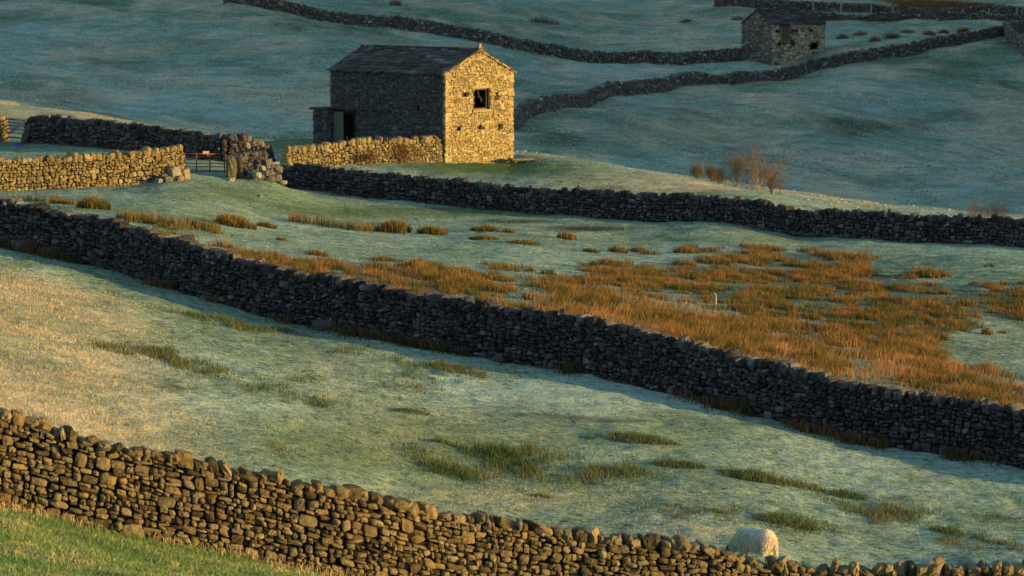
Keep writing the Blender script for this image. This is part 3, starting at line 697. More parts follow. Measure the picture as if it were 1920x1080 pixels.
def barn(label, K, gdir, ldir, W, Lg, eave, ridge, stone, w0, h0, n, gable_holes, long_holes, name='stone_barn', slab=0.42, side_stone=None):
    """K = camera-side corner at the ground; gdir along the gable, ldir along the side wall"""
    root = empty(name, K); tag(root, label, 'barn')
    O = np.zeros(3); g = np.array([*gdir, 0.0]); l = np.array([*ldir, 0.0]); up = np.array([0, 0, 1.0])
    hof = lambda t: eave + (ridge - eave) * (1 - np.abs(t - W / 2) / (W / 2))
    flat = lambda t: eave + 0 * t
    faces = [
        (O, g, -l, W, hof, gable_holes, ridge), (O + l * Lg, g, l, W, hof, [], ridge),
        (O, l, -g, Lg, flat, long_holes, eave), (O + g * W, l, g, Lg, flat, [], eave)]
    Vs, Fs, off = [], [], 0
    for (o, T, Nn, ln, hf, holes, hm) in faces:
        V, Fq = face_stones(o, T, Nn, ln, hf, w0, h0, holes, n, hmax=hm)
        Vs.append(V); Fs.append(Fq + off); off += len(V)
    # quoins at the four corners
    for (a, b) in ((0, 0), (W, 0), (0, Lg), (W, Lg)):
        z = -0.4; k = 0
        cs, tt, nn, sz = [], [], [], []
        if side_stone is not None and b > 0: continue
        while z < eave - 0.1:
            hq = random.uniform(0.2, 0.3); lg = (k % 2 == 0)
            sa = 0.5 if lg else 0.3; sb = 0.22
            ca = a + (sa / 2 - 0.02 if a == 0 else -sa / 2 + 0.02); cb = b + (sb / 2 - 0.02 if b == 0 else -sb / 2 + 0.02)
            cs.append(g * ca + l * cb + up * (z + hq / 2)); tt.append(g); nn.append(l); sz.append((sa, sb, hq * 0.97)); z += hq; k += 1
        V, Fq = stones(np.array(cs), np.array(tt), np.array(nn), np.tile(up, (len(cs), 1)), np.array(sz), n=n, rnd=0.22, rot=0.01, rough=0.03)
        Vs.append(V); Fs.append(Fq + off); off += len(V)
    nst = sum(len(f) for f in Fs)
    # mortared core: wall panels with the openings left out
    mb = MB()
    def panel(o, T, Nn, ln, hm, holes):
        xs = sorted({0.04, ln - 0.04, *[x for h in holes for x in h[:2]]}); zs = sorted({-0.6, hm, *[z for h in holes for z in h[2:]]})
        for i in range(len(xs) - 1):
            for j in range(len(zs) - 1):
                cx, cz = (xs[i] + xs[i + 1]) / 2, (zs[j] + zs[j + 1]) / 2
                if any(h[0] < cx < h[1] and h[2] < cz < h[3] for h in holes): continue
                mb.box(o + T * cx + up * cz - Nn * 0.27, T * (xs[i + 1] - xs[i]) / 2, Nn * 0.21, up * (zs[j + 1] - zs[j]) / 2)
    for (o, T, Nn, ln, hf, holes, hm) in faces:
        panel(o, T, Nn, ln, eave - 0.02, holes)
    for (o, Nn) in ((O, -l), (O + l * Lg, l)):      # gable triangles
        a = o - Nn * 0.06; b = o - Nn * 0.48
        V = [a + g * 0.06 + up * (eave - 0.02), a + g * (W - 0.06) + up * (eave - 0.02), a + g * W / 2 + up * (ridge - 0.04), b + g * 0.06 + up * (eave - 0.02), b + g * (W - 0.06) + up * (eave - 0.02), b + g * W / 2 + up * (ridge - 0.04)]
        mb.add(V, [(0, 1, 2), (3, 5, 4), (0, 3, 4, 1), (1, 4, 5, 2), (0, 2, 5, 3)])
    cv = np.concatenate(mb.v)
    cf = [np.array(mb.f[k]) + off for k in (3, 4) if mb.f[k]]
    nc = sum(len(f) for f in cf)
    # one polygon list: quads of stones first, then the core
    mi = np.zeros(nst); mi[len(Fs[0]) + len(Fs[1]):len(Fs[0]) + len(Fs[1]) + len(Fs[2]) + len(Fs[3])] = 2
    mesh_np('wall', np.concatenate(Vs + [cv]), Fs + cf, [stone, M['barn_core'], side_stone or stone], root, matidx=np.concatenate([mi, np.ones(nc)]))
    # roof: stone slates in courses
    sl = math.hypot(W / 2, ridge - eave); cs_, sn_ = (W / 2) / sl, (ridge - eave) / sl
    C_, T_, N_, U_, S_ = [], [], [], [], []
    for side in (0, 1):
        e0 = (O if side == 0 else O + g * W) + up * eave
        upd = (g if side == 0 else -g) * cs_ + up * sn_
        nrm = (-g if side == 0 else g) * sn_ + up * cs_
        d = -0.16; k = 0; ex = slab
        while d < sl - 0.05:
            ex = slab * (1.0 - 0.3 * d / sl)
            s = -0.10 - random.uniform(0, 0.2)
            while s < Lg + 0.05:
                w = random.uniform(0.4, 0.95); a = max(s, -0.10); b = min(s + w, Lg + 0.10)
                if b - a > 0.1:
                    tilt = 0.13
                    C_.append(e0 + l * (a + b) / 2 + upd * (d + ex * 0.62) + nrm * (0.06 + random.uniform(-.008, .012)))
                    U_.append(upd * math.cos(tilt) - nrm * math.sin(tilt)); N_.append(nrm * math.cos(tilt) + upd * math.sin(tilt)); T_.append(l)
                    S_.append((b - a - 0.015, 0.10, ex * 1.35))
                s += w
            d += ex
    V, Fq = stones(np.array(C_), np.array(T_), np.array(N_), np.array(U_), np.array(S_), n=2, rnd=0.12, rot=0.012, rough=0.02)
    mb = MB()
    for side in (0, 1):     # boarding under the slates
        e0 = (O if side == 0 else O + g * W) + up * eave
        upd = (g if side == 0 else -g) * cs_ + up * sn_; nrm = (-g if side == 0 else g) * sn_ + up * cs_
        mb.box(e0 + l * Lg / 2 + upd * (sl / 2 - 0.03) + nrm * 0.0, l * (Lg / 2 - 0.02), upd * (sl / 2 + 0.02), nrm * 0.018)
    bv = np.concatenate(mb.v); bf = np.array(mb.f[4]) + len(V)
    rf = mesh_np('roof', np.concatenate([V, bv]), [Fq, bf], [M['slate'], M['core']], root, matidx=np.concatenate([np.zeros(len(Fq)), np.ones(len(bf))]))
    # ridge stones
    s = -0.1; C_, S_ = [], []
    while s < Lg + 0.05:
        w = random.uniform(0.5, 0.8); w = min(w, Lg + 0.12 - s); C_.append(O + g * W / 2 + l * (s + w / 2) + up * (ridge + 0.10)); S_.append((w * 0.97, 0.34, 0.13)); s += w
    m = len(C_)
    V, Fq = stones(np.array(C_), np.tile(l, (m, 1)), np.tile(g, (m, 1)), np.tile(up, (m, 1)), np.array(S_), n=2, rnd=0.3, rot=0.02, rough=0.04)
    mesh_np('ridge_stones', V, [Fq], M['slate'], rf)
    return root, g, l, up

TH = R(47.5)
K1 = P(835, 303, 203.0)
gd = (math.cos(TH), math.sin(TH)); ld = (-math.sin(TH), math.cos(TH))
win = (2.42, 3.60, 2.82, 3.98)
putlogs = [(1.60, 1.80, 3.58, 3.76), (4.20, 4.38, 3.52, 3.72), (1.02, 1.22, 1.70, 1.92), (2.78, 2.98, 1.70, 1.92), (4.36, 4.58, 1.64, 1.90)]
door = (7.15, 8.75, -0.2, 2.55)
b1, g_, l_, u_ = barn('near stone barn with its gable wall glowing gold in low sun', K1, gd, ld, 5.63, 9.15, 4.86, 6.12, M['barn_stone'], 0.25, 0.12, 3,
    [win] + putlogs, [door, (2.05, 2.25, 2.75, 3.05)], side_stone=M['barn_shade_grey'])
def b1p(a, b, z): return g_ * a + l_ * b + u_ * z
# window: lintel, sill, jambs, old frame, trailing stem
mb = MB(); mb.box(b1p(3.01, 0.06, 2.75), g_ * 0.80, l_ * 0.14, u_ * 0.065, 0.01); ob = mb.build('window_sill', M['barn_stone'], b1)
mb = MB(); mb.box(b1p(3.01, 0.10, 4.07), g_ * 0.84, l_ * 0.13, u_ * 0.085, 0.012); mb.build('window_lintel', M['barn_stone'], b1)
mb = MB()
mb.box(b1p(2.455, 0.22, 3.4), g_ * 0.035, l_ * 0.05, u_ * 0.575); mb.box(b1p(3.565, 0.22, 3.4), g_ * 0.035, l_ * 0.05, u_ * 0.575)
mb.box(b1p(3.01, 0.22, 3.945), g_ * 0.52, l_ * 0.05, u_ * 0.03); mb.box(b1p(3.01, 0.22, 2.85), g_ * 0.52, l_ * 0.05, u_ * 0.03)
wf = mb.build('window_frame', M['wood'], b1)
mb = MB(); a = b1p(2.78, 0.12, 3.86)
for q in ((2.86, 0.1, 3.6), (3.02, 0.11, 3.42), (3.08, 0.1, 3.2)):
    b = b1p(*q); mb.bar(a, b, 0.014, 0.011, 5); a = b
mb.bar(b1p(2.86, 0.1, 3.6), b1p(2.80, 0.1, 3.42), 0.009, 0.006, 4); mb.bar(b1p(3.02, 0.11, 3.42), b1p(3.16, 0.1, 3.34), 0.009, 0.006, 4)
mb.build('stem', M['palewig'], wf)
# kneeler and apex stones of the gable, verge stones
C_, T_, N_, U_, S_ = [], [], [], [], []
sl = math.hypot(5.63 / 2, 1.26); cs_, sn_ = (5.63 / 2) / sl, 1.26 / sl
for side in (0, 1):
    e0 = b1p(0 if side == 0 else 5.63, 0.04, 4.86); upd = (g_ if side == 0 else -g_) * cs_ + u_ * sn_; nrm = (-g_ if side == 0 else g_) * sn_ + u_ * cs_
    d = -0.12
    while d < sl - 0.1:
        w = random.uniform(0.35, 0.6); C_.append(e0 + upd * (d + w / 2) + nrm * 0.015); T_.append(upd); N_.append(l_); U_.append(nrm); S_.append((w * 0.98, 0.26, 0.10)); d += w
C_.append(b1p(2.815, 0.05, 6.30)); T_.append(g_); N_.append(l_); U_.append(u_); S_.append((0.26, 0.24, 0.36))
V, Fq = stones(np.array(C_), np.array(T_), np.array(N_), np.array(U_), np.array(S_), n=3, rnd=0.3, rot=0.02, rough=0.05)
mesh_np('verge_stones', V, [Fq], M['barn_stone'], b1)
# through-stone course along the side wall, door lintel
C_, S_ = [], []
s = 4.2
while s < 9.0:
    w = random.uniform(0.5, 0.9); C_.append(b1p(-0.06, s + w / 2, 2.70 + 0.03 * random.random())); S_.append((w, 0.34, 0.08)); s += w
m = len(C_)
V, Fq = stones(np.array(C_), np.tile(l_, (m, 1)), np.tile(g_, (m, 1)), np.tile(u_, (m, 1)), np.array(S_), n=2, rnd=0.15, rot=0.02, rough=0.04)
mesh_np('drip_course', V, [Fq], M['slate'], b1)
# door leaf (left half, ajar), door frame
mb = MB()
for k in range(5):
    c = 8.02 + k * 0.155
    mb.box(b1p(-0.10, c, 1.2), l_ * 0.073, g_ * 0.018, u_ * 1.32, 0.004)
dl = mb.build('door', M['wood'], b1)
for z in (0.45, 1.15, 2.15):
    mb = MB(); mb.box(b1p(-0.133, 8.33, z), l_ * 0.38, g_ * 0.014, u_ * 0.07); mb.build('ledge_board', M['wood'], dl)
mb = MB()
mb.box(b1p(0.05, 7.19, 1.15), l_ * 0.05, g_ * 0.06, u_ * 1.38); mb.box(b1p(0.05, 7.95, 2.47), l_ * 0.72, g_ * 0.07, u_ * 0.08)
mb.build('door_frame', M['core'], b1)
# low outshut wing at the far end
Vs, Fs, off = [], [], 0
wing_o = b1p(-0.55, 8.85, 0)
for (o, T, Nn, ln) in ((wing_o, l_, -g_, 1.15), (wing_o, g_, -l_, 1.4), (wing_o + l_ * 1.15, g_, l_, 1.4)):
    V, Fq = face_stones(o, T, Nn, ln, lambda t: 2.60 + 0 * t, 0.30, 0.16, [], 3, hmax=2.60)
    Vs.append(V); Fs.append(Fq + off); off += len(V)
mb = MB(); mb.box(wing_o + l_ * 0.575 + g_ * 0.7 + u_ * 1.07, l_ * 0.5, g_ * 0.62, u_ * 1.50)
mb.box(wing_o + l_ * 0.55 + g_ * 0.62 + u_ * 2.67, l_ * 0.72, g_ * 0.78, u_ * 0.045, 0.02)
cv = np.concatenate(mb.v); cf = np.array(mb.f[4]) + off
mesh_np('porch_wing', np.concatenate(Vs + [cv]), Fs + [cf], [M['barn_shade_grey'], M['slate']], b1, matidx=np.concatenate([np.zeros(sum(len(f) for f in Fs)), np.ones(len(cf))]))

# far barn
K2 = P(1445, 116, 455.0)
T2 = R(31)
g2d = (-math.sin(T2), math.cos(T2)); l2d = (math.cos(T2), math.sin(T2))
W2, L2 = 6.4, 8.35
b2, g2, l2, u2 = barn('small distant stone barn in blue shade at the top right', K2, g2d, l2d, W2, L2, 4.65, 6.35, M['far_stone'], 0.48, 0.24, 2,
    [], [(1.60, 2.72, 2.55, 4.5), (0.85, 1.1, 3.6, 3.85), (3.9, 4.15, 3.65, 3.9), (6.3, 6.55, 3.7, 3.95), (1.15, 1.4, 1.95, 2.2), (3.3, 3.6, 2.0, 2.3), (6.2, 7.25, 1.55, 2.25)], slab=0.5, side_stone=M['far_lit_pale'])
def b2p(a, b, z): return g2 * a + l2 * b + u2 * z
mb = MB()
for k in range(6): mb.box(b2p(0.10, 1.69 + k * 0.188, 3.52), l2 * 0.09, g2 * 0.02, u2 * 0.96)
mb.build('hatch_door', M['redwood'], b2)['label'] = 'dull red boarded loft hatch'
mb = MB()
mb.box(b2p(0.0, 1.52, 3.5), l2 * 0.09, g2 * 0.1, u2 * 1.0); mb.box(b2p(0.0, 2.81, 3.5), l2 * 0.09, g2 * 0.1, u2 * 1.0)
mb.box(b2p(-0.02, 2.16, 2.47), l2 * 0.8, g2 * 0.12, u2 * 0.07)
mb.build('hatch_surround', M['field_stone'], b2)
mb = MB(); mb.box(b2p(0.0, 6.72, 2.35), l2 * 0.75, g2 * 0.12, u2 * 0.09); mb.build('lintel', M['far_stone'], b2)

# ------------------------------------------------------------------ gates, posts, loose stones
def gate(label, A, B, h, m, bars, uprights, brace, r=0.028):
    """A,B foot points"""
    A = np.asarray(A); B = np.asarray(B)
    root = empty('field_gate', A); tag(root, label, 'gate')
    d = B - A; up = np.array([0, 0, 1.0])
    for k in range(bars):
        mb = MB(); z = 0.12 + (h - 0.12) * (k / (bars - 1)) ** 0.85
        rr = r if k in (0, bars - 1) else r * 0.75
        mb.bar(up * z, d + up * z, rr, rr, 8); mb.build('rail', m, root, smooth=True)
    for f in uprights:
        mb = MB(); mb.bar(d * f + up * 0.06, d * f + up * (h + 0.05), r, r, 8); mb.build('upright', m, root, smooth=True)
    if brace:
        mb = MB(); mb.bar(d * brace[0] + up * 0.14, d * brace[1] + up * (h - 0.02), r * 0.7, r * 0.7, 6); mb.build('brace', m, root, smooth=True)
    return root, d

gA = above(344, 182.0); gB = above(422, 182.7); gA[2] += 0.0; gB[2] += 0.10
rg, d = gate('red painted metal gate between the golden wall and the stone gatepost', gA, gB, 0.98, M['red'], 6, (0.02, 0.3, 0.62, 0.98), None, 0.030)
mb = MB()
c = d * 0.52 + np.array([0, 0, 1.05])
for k in range(5): mb.bar(c + d * 0.03 * (k - 2) + np.array([0, 0, -0.06]), c + d * 0.03 * (k - 1.6) + np.array([0, 0, 0.07]), 0.03, 0.03, 5)
mb.bar(c, c + d * 0.08 + np.array([0, 0, -0.2]), 0.02, 0.01, 5)
mb.build('twine', M['rope'], rg)
gA = above(-28, 209.0); gB = above(49, 206.5); gA[2] += 0.05; gB[2] += 0.05
gate('grey metal gate at the far left edge with a diagonal brace', gA, gB, 1.15, M['steel'], 6, (0.02, 0.45, 0.98), (0.5, 0.97), 0.05)

def boulder(label, p, size, name='boulder', cat='stone', group=None, m=None, n=4, rz=None, sink=0.2, rot=0.15):
    p = np.asarray(p, float)
    a = random.uniform(0, 6.28) if rz is None else rz
    T = np.array([[math.cos(a), math.sin(a), 0]]); Nn = np.array([[-math.sin(a), math.cos(a), 0]]); U = np.array([[0, 0, 1.0]])
    V, Fq = stones(np.array([[0, 0, size[2] * (0.5 - sink)]]), T, Nn, U, np.array([size]), n=n, rnd=0.55, rot=rot, rough=0.07)
    o = mesh_np(name, V, [Fq], m or M['boulder']); o.location = p
    return tag(o, label, cat, group)

# upright stone gatepost
p = above(433, 181.2)
boulder('upright pale stone gatepost at the right end of the red gate', p, (0.46, 0.32, 1.28), 'gatepost', 'gatepost', m=M['post_stone'], rz=0.3, sink=0.06, rot=0.0)
# slab leaning on the wall end by the grey gate
p = above(48, 205.2)
o = boulder('long grey slab leaning on the dark wall end beside the grey gate', p, (0.32, 0.16, 1.35), 'leaning_slab', 'stone', m=M['grey_stone'], rz=0.2, sink=0.05)
o.rotation_euler = (0, R(28), 0); o.location = above(38, 205.2)
# blue plastic scrap at its foot
p = above(33, 204.6); mb = MB()
vv = [(-.28, -.05, 0), (.02, -.12, .03), (.30, -.03, 0.02), (.24, .10, .01), (0, .14, .12), (-.22, .12, .05), (0, 0, .15)]
mb.add(vv, [(0, 1, 6), (1, 2, 6), (2, 3, 6), (3, 4, 6), (4, 5, 6), (5, 0, 6)]); mb.add([(x, y, z - .02) for x, y, z in vv], [(1, 0, 6), (2, 1, 6), (3, 2, 6), (4, 3, 6), (5, 4, 6), (0, 5, 6)])
o = mb.build('plastic_sack', M['blue']); o.location = p + np.array([0, 0, 0.03]); tag(o, 'crumpled bright blue plastic sack on the grass by the leaning slab', 'sack')
# boulders at the end of the golden wall
for i, (u, d_, s, lab) in enumerate([
    (326, 177.0, (0.62, 0.5, 0.75), 'tall pale lichened boulder standing against the end of the golden wall'),
    (343, 177.4, (0.5, 0.5, 0.6), 'squat boulder at the golden wall corner nearest the red gate'),
    (303, 176.2, (0.5, 0.5, 0.45), 'dark boulder lying left of the tall pale boulder'),
    (314, 176.0, (0.45, 0.4, 0.32), 'low rough stone wedged in front of the tall pale boulder'),
    (296, 175.6, (0.36, 0.3, 0.26), 'small whitish stone leftmost in the heap at the golden wall end'),
    (334, 176.3, (0.4, 0.4, 0.28), 'mossy yellow stone in front of the squat corner boulder')]):
    boulder(lab, above(u, d_), s, 'boulder', 'boulder', 'boulders heaped at the end of the golden wall', m=[M['boulder'], M['field_stone'], M['grey_stone'], M['near_stone'], M['boulder'], M['field_stone']][i])
# fallen stones between the gatepost and the shaded wall
k = 0
for i in range(46):
    f = random.random(); u = 452 + 80 * f
    q = ground(u, 337 + 12 * f - random.uniform(0, 6), 150, 192)
    q[2] += random.random() * (0.15 + 0.75 * math.exp(-((u - 507) / 22) ** 2)); q[1] += random.uniform(0, 0.8)
    s = random.uniform(0.18, 0.5)
    boulder('grey fallen stone in the tumbled gap between the gatepost and the dark wall', q, (s, s * random.uniform(.7, 1), s * random.uniform(.5, .85)), 'fallen_stone', 'stone', 'fallen stones in the tumbled gap', m=M['boulder'] if random.random() < 0.3 else M['grey_stone'], n=3)
boulder('white stone lying alone on the grass below the tumbled gap', ground(541, 352, 150, 193), (0.42, 0.3, 0.24), 'loose_stone', 'stone')
boulder('small white stone on the grass at the foot of the gatepost', above(431, 180.0), (0.4, 0.3, 0.22), 'loose_stone', 'stone')
boulder('tiny pale stone in the middle of the green slope below the red gate', ground(487, 369, 140, 190), (0.22, 0.18, 0.12), 'loose_stone', 'stone')
boulder('long pale stone lying at the foot of the far dark wall at right', ground(1815, 457, 140, 190), (0.5, 0.22, 0.2), 'loose_stone', 'stone')
boulder('single pale boulder perched at a dip in the long mid wall', above(487, 104.9) + np.array([0, 0, 1.42]), (0.32, 0.3, 0.22), 'loose_stone', 'stone', m=M['field_stone'], sink=0.1)
boulder('rounded brown boulder on the frost at the foot of the long mid wall', ground(607, 619, 80, 106), (0.55, 0.4, 0.3), 'boulder', 'boulder', m=M['grey_stone'])
boulder('large round boulder set against the left end of the long mid wall', above(38, 110.75), (0.5, 0.4, 0.42), 'boulder', 'boulder', m=M['grey_stone'])
# flat drain slab by the barn corner
q = ground(977, 306, 195, 215)
root = empty('stone_trough', q); tag(root, 'low flat stone slab and hollow in the grass beside the barn gable', 'stone slab')
mb = MB(); mb.box((0, 0, 0.20), (0.62, 0.2, 0), (-0.15, 0.4, 0), (0, 0, 0.07), 0.03); mb.build('slab', M['field_stone'], root)
C_ = np.array([[-0.45, 0.05, 0.06], [0.42, 0.1, 0.06], [0.9, -0.1, 0.1], [1.15, 0.1, 0.08]]); mm = len(C_)
S_ = [(0.4, 0.5, 0.3), (0.36, 0.5, 0.3), (0.4, 0.4, 0.3), (0.3, 0.3, 0.24)]
for i in range(mm):
    V, Fq = stones(C_[i:i + 1], np.array([[1.0, 0, 0]]), np.array([[0, 1.0, 0]]), np.array([[0, 0, 1.0]]), np.array(S_[i:i + 1]), n=3, rnd=0.5)
    mesh_np('support_stone', V, [Fq], M['grey_stone'], root)

# fence posts along the lane
FP = [(1523, -2, 'short grey fence post nearest the left end of the lane'), (1575, 5, 'thick pale fence post above the ridge of the far barn'), (1631, 12, 'grey fence post just right of the far barn above the lane wall'),
      (1672, 18, 'grey fence post above the first red bracken patch'), (1719, 22, 'dark fence post with pale stones at its foot'), (1766, 23, 'pale leaning fence post in the middle of the lane row'),
      (1803, 23, 'straight pale fence post right of the leaning one'), (1851, 22, 'pale fence post under the second bracken patch'), (1868, 24, 'thin dark fence post in the right part of the lane'),
      (1904, 19, 'white fence post near the right edge'), (1917, 23, 'tilted white fence post at the right edge')]
for i, (u, v, lab) in enumerate(FP):
    q = above(u, 566.0); top = P(u, v - 7, 566.0)[2]
    h = max(1.3, top - q[2]); q[2] = top - h
    mb = MB(); w = random.uniform(0.09, 0.13) * (1.5 if i == 1 else 1)
    lean = random.uniform(-.08, .08) + (0.14 if i == 5 else 0) - (0.35 if i == 10 else 0)
    mb.bar((0, 0, -0.3), (lean * 0.9, 0, h * 0.97), w, w * 0.85, 7); mb.bar((lean * 0.9, 0, h * 0.97), (lean, 0, h), w * 0.85, w * 0.3, 7)
    o = mb.build('fence_post', M['post_wood'] if i not in (4, 8) else M['wood']); o.location = q
    tag(o, lab, 'fence post', 'fence posts along the walled lane')

# weathered stake in the rushes
q = ground(1341, 575, 115, 170)
mb = MB()
mb.bar((0, 0, -0.1), (0.015, 0, 0.26), 0.036, 0.042, 8); mb.bar((0.015, 0, 0.26), (0.03, 0, 0.38), 0.042, 0.026, 8); mb.bar((0.03, 0, 0.38), (-0.02, 0, 0.47), 0.026, 0.03, 8); mb.bar((-0.02, 0, 0.47), (-0.05, 0, 0.50), 0.03, 0.012, 8)
o = mb.build('wooden_stake', M['pale_wood']); o.location = q; tag(o, 'short pale broken stake standing among the orange rushes', 'stake')

# ------------------------------------------------------------------ grasses
def blades(Pt, h, w, lean, m, name, seg=2, loc=None, parent=None, yaw=None, dir_=None):
    n = len(Pt)
    h = np.broadcast_to(h, n).astype(float); w = np.broadcast_to(w, n).astype(float)
    ya = rng.uniform(0, 2 * math.pi, n) if yaw is None else yaw
    sx = np.stack([np.cos(ya), np.sin(ya), 0 * ya], 1) * (w / 2)[:, None]
    la = rng.uniform(0, 2 * math.pi, n); ll = np.abs(rng.normal(0, lean, n)) * h
    D = np.stack([np.cos(la) * ll, np.sin(la) * ll, 0 * la], 1)
    if dir_ is not None: D = D + np.asarray(dir_) * h[:, None]
    Z = np.array([0, 0, 1.0])
    b = Pt
    tip = b + D + Z * (h * 0.97)[:, None]
    if seg == 1:
        V = np.stack([b - sx, b + sx, tip], 1).reshape(-1, 3); k = 3
        i = np.arange(n)[:, None] * 3
        Fs = [i + np.array([[0, 1, 2]])]
        ha = np.tile([0, 0, 1.0], n)
    else:
        mid = b + D * 0.35 + Z * (h * 0.55)[:, None]
        V = np.stack([b - sx, b + sx, mid + sx * 0.8, mid - sx * 0.8, tip], 1).reshape(-1, 3)
        i = np.arange(n)[:, None] * 5
        Fs = [i + np.array([[0, 1, 2, 3]]), i + np.array([[3, 2, 4]])]
        ha = np.tile([0, 0, 0.55, 0.55, 1.0], n)
    return mesh_np(name, V, Fs, m, parent, loc, attrs={'h': ha})

def scatter(n, d0, d1, u0=-60, u1=1980):
    """points on the ground, even per unit of area"""
    d = np.sqrt(rng.uniform(d0 * d0, d1 * d1, n)); u = rng.uniform(u0, u1, n)
    x = (u - 960) / F * d
    z = terrain(x, d)
    U, V = proj(x, d, z)
    return x, d, z, U, V

def dmid(x):   # plan distance of the mid wall at x
    return np.interp(x, WALLS['mid'][1].q[:, 0], WALLS['mid'][1].q[:, 1])
def dnear(x):
    return np.interp(x, WALLS['near'][1].q[:, 0], WALLS['near'][1].q[:, 1])
def dfar(x):
    return np.interp(x, WALLS['far'][1].q[:, 0], WALLS['far'][1].q[:, 1])

def in_bed(x, y, u, v, edge=0.45):
    jit = (fbm(x / 1.6, y / 3.2, 51) - 0.5) * 2
    hole = np.zeros(len(u))
    for (cu, cv, ru, rv) in HOLES: hole = np.maximum(hole, np.exp(-(((u - cu) / ru) ** 2 + ((v - cv) / rv) ** 2)))
    return inpoly(u, v + jit * 40, RUSH) & (hole + 0.25 * jit < edge)

# rush tussocks: many stems springing from one crown, wider than deep
x, y, z, u, v = scatter(10800, 88, 168, -60, 2260)
md = y - dmid(x)
pk = 0.40 + 2.6 * (fbm(x / 2.2, y / 4.5, 61) - 0.40) - 0.12 * sm((md - 20) / 20) - 0.20 * (md < 7) * (u > 1000) + 0.28 * (u < 1050) * (md < 14)
kp = (md > 1.4) & in_bed(x, y, u, v) & (rng.random(len(x)) < np.clip(pk, 0.03, 1))
x, y, z = x[kp], y[kp], z[kp]
nt_ = len(x); per = 120
rad = rng.uniform(0.16, 0.42, nt_); top = rng.uniform(0.24, 0.46, nt_) * (0.75 + 0.5 * fbm(x / 3, y / 5, 82))
print('TUSSOCKS', nt_)
ti = np.repeat(np.arange(nt_), per)
a = rng.uniform(0, 6.283, len(ti)); r = np.sqrt(rng.random(len(ti)))
ox = np.cos(a) * r * rad[ti] * 1.25; oy = np.sin(a) * r * rad[ti] * 0.8
bx, by = x[ti] + ox, y[ti] + oy
hgt = top[ti] * (1.05 - 0.42 * r ** 2) * rng.uniform(0.55, 1.05, len(ti))
Pt = np.stack([bx, by, terrain(bx, by) - 0.03], 1)
dirs = np.stack([ox / rad[ti] * 0.30, oy / rad[ti] * 0.30, 0 * ox], 1)
shade = rng.random(nt_) < 0.35
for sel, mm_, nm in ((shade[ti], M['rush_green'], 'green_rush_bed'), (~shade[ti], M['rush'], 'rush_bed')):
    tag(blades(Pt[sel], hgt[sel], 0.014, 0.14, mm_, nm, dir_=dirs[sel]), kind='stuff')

# bent straw-coloured grass, tallest along the wall
x, y, z, u, v = scatter(640000, 85, 168, -60, 2260)
md = y - dmid(x)
lo = fbm(x / 1.3, y / 2.6, 71)
bed = in_bed(x, y, u, v, 0.35)
pk = np.where(md < 9, 0.95, np.where(bed, 0.42 * sm((40 - md) / 16), 0)) * np.clip(np.where(md < 8, 0.5, 0.25) + 3.0 * (lo - 0.30), np.where(md < 8, 0.35, 0.0), 1)
kp = (md > 0.7) & ((bed & (u > 1000)) | (bed & (md < 14)) | ((md < 3.0) & (u > 330))) & (rng.random(len(x)) < pk)
x, y, z, md, lo = [q[kp] for q in (x, y, z, md, lo)]
cl = fbm(x / 0.7, y / 1.3, 81)
hb_ = (0.08 + 0.50 * cl + 0.16 * sm((9 - md) / 6)) * rng.uniform(0.6, 1.1, len(x))
wind = np.tile([0.16, 0.0, 0.0], (len(x), 1)) * (2 * fbm(x / 0.9, y / 1.5, 83) - 0.7)[:, None] * 3
tag(blades(np.stack([x, y, z - 0.02], 1), np.clip(hb_, 0.08, 0.75), 0.012, 0.38, M['bent'], 'bent_grass', dir_=wind), kind='stuff')

# rush patches too big and ragged to count
PATCH = [(312,424,95,24),(250,410,36,14),(352,432,60,12),(650,430,112,20),(308,440,40,8),(30,378,75,16),(110,384,30,12)]
Pp = []
for (cu, cb, hw, hp) in PATCH:
    c0 = ground(cu, cb, 116, 190); d0 = c0[1]
    hh = hp / F * d0; hwm = hw / F * d0
    n = int(hwm * 2 * 1.8 * 260)
    px = c0[0] + rng.uniform(-hwm, hwm, n); py = d0 + np.abs(rng.normal(0, 0.9, n)) + (fbm(px, px * 0, 5) - 0.5) * 3
    kp = rng.random(n) < np.clip(1.6 * (fbm(px / 0.7, py / 1.2, 91) - 0.2), 0, 1)
    px, py = px[kp], py[kp]
    Pp.append(np.stack([px, py, terrain(px, py) - 0.02, np.full(len(px), hh)], 1))
Pp = np.concatenate(Pp)
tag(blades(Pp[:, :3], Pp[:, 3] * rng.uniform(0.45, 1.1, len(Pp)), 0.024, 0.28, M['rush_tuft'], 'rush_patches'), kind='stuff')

def clump(label, u, v, wpx, hpx, m, name, cat, group, d0, d1, dens=420, wid=0.026, lean=0.26):
    c = ground(u, v, d0, d1); D = c[1]
    rx = wpx / 2 / F * D; hh = hpx / F * D; ry = max(0.18, min(rx * 0.7, 0.6))
    n = int(min(2600, max(160, math.pi * rx * ry * dens * 2)))
    a = rng.uniform(0, 6.283, n); r = np.sqrt(rng.random(n))
    px = np.cos(a) * r * rx * np.clip(rng.normal(0.97, 0.10, n), 0.8, 1.12); py = np.sin(a) * r * ry
    hgt = hh * (1.08 - 0.45 * r ** 2) * rng.uniform(0.6, 1.05, n) * (0.75 + 0.5 * fbm(px / 0.25 + u, py / 0.3, 3))
    pz = terrain(px + c[0], py + D) - c[2] - 0.02
    o = blades(np.stack([px, py, pz], 1), hgt, wid, lean, m, name)
    o.location = c
    return tag(o, label, cat, group)

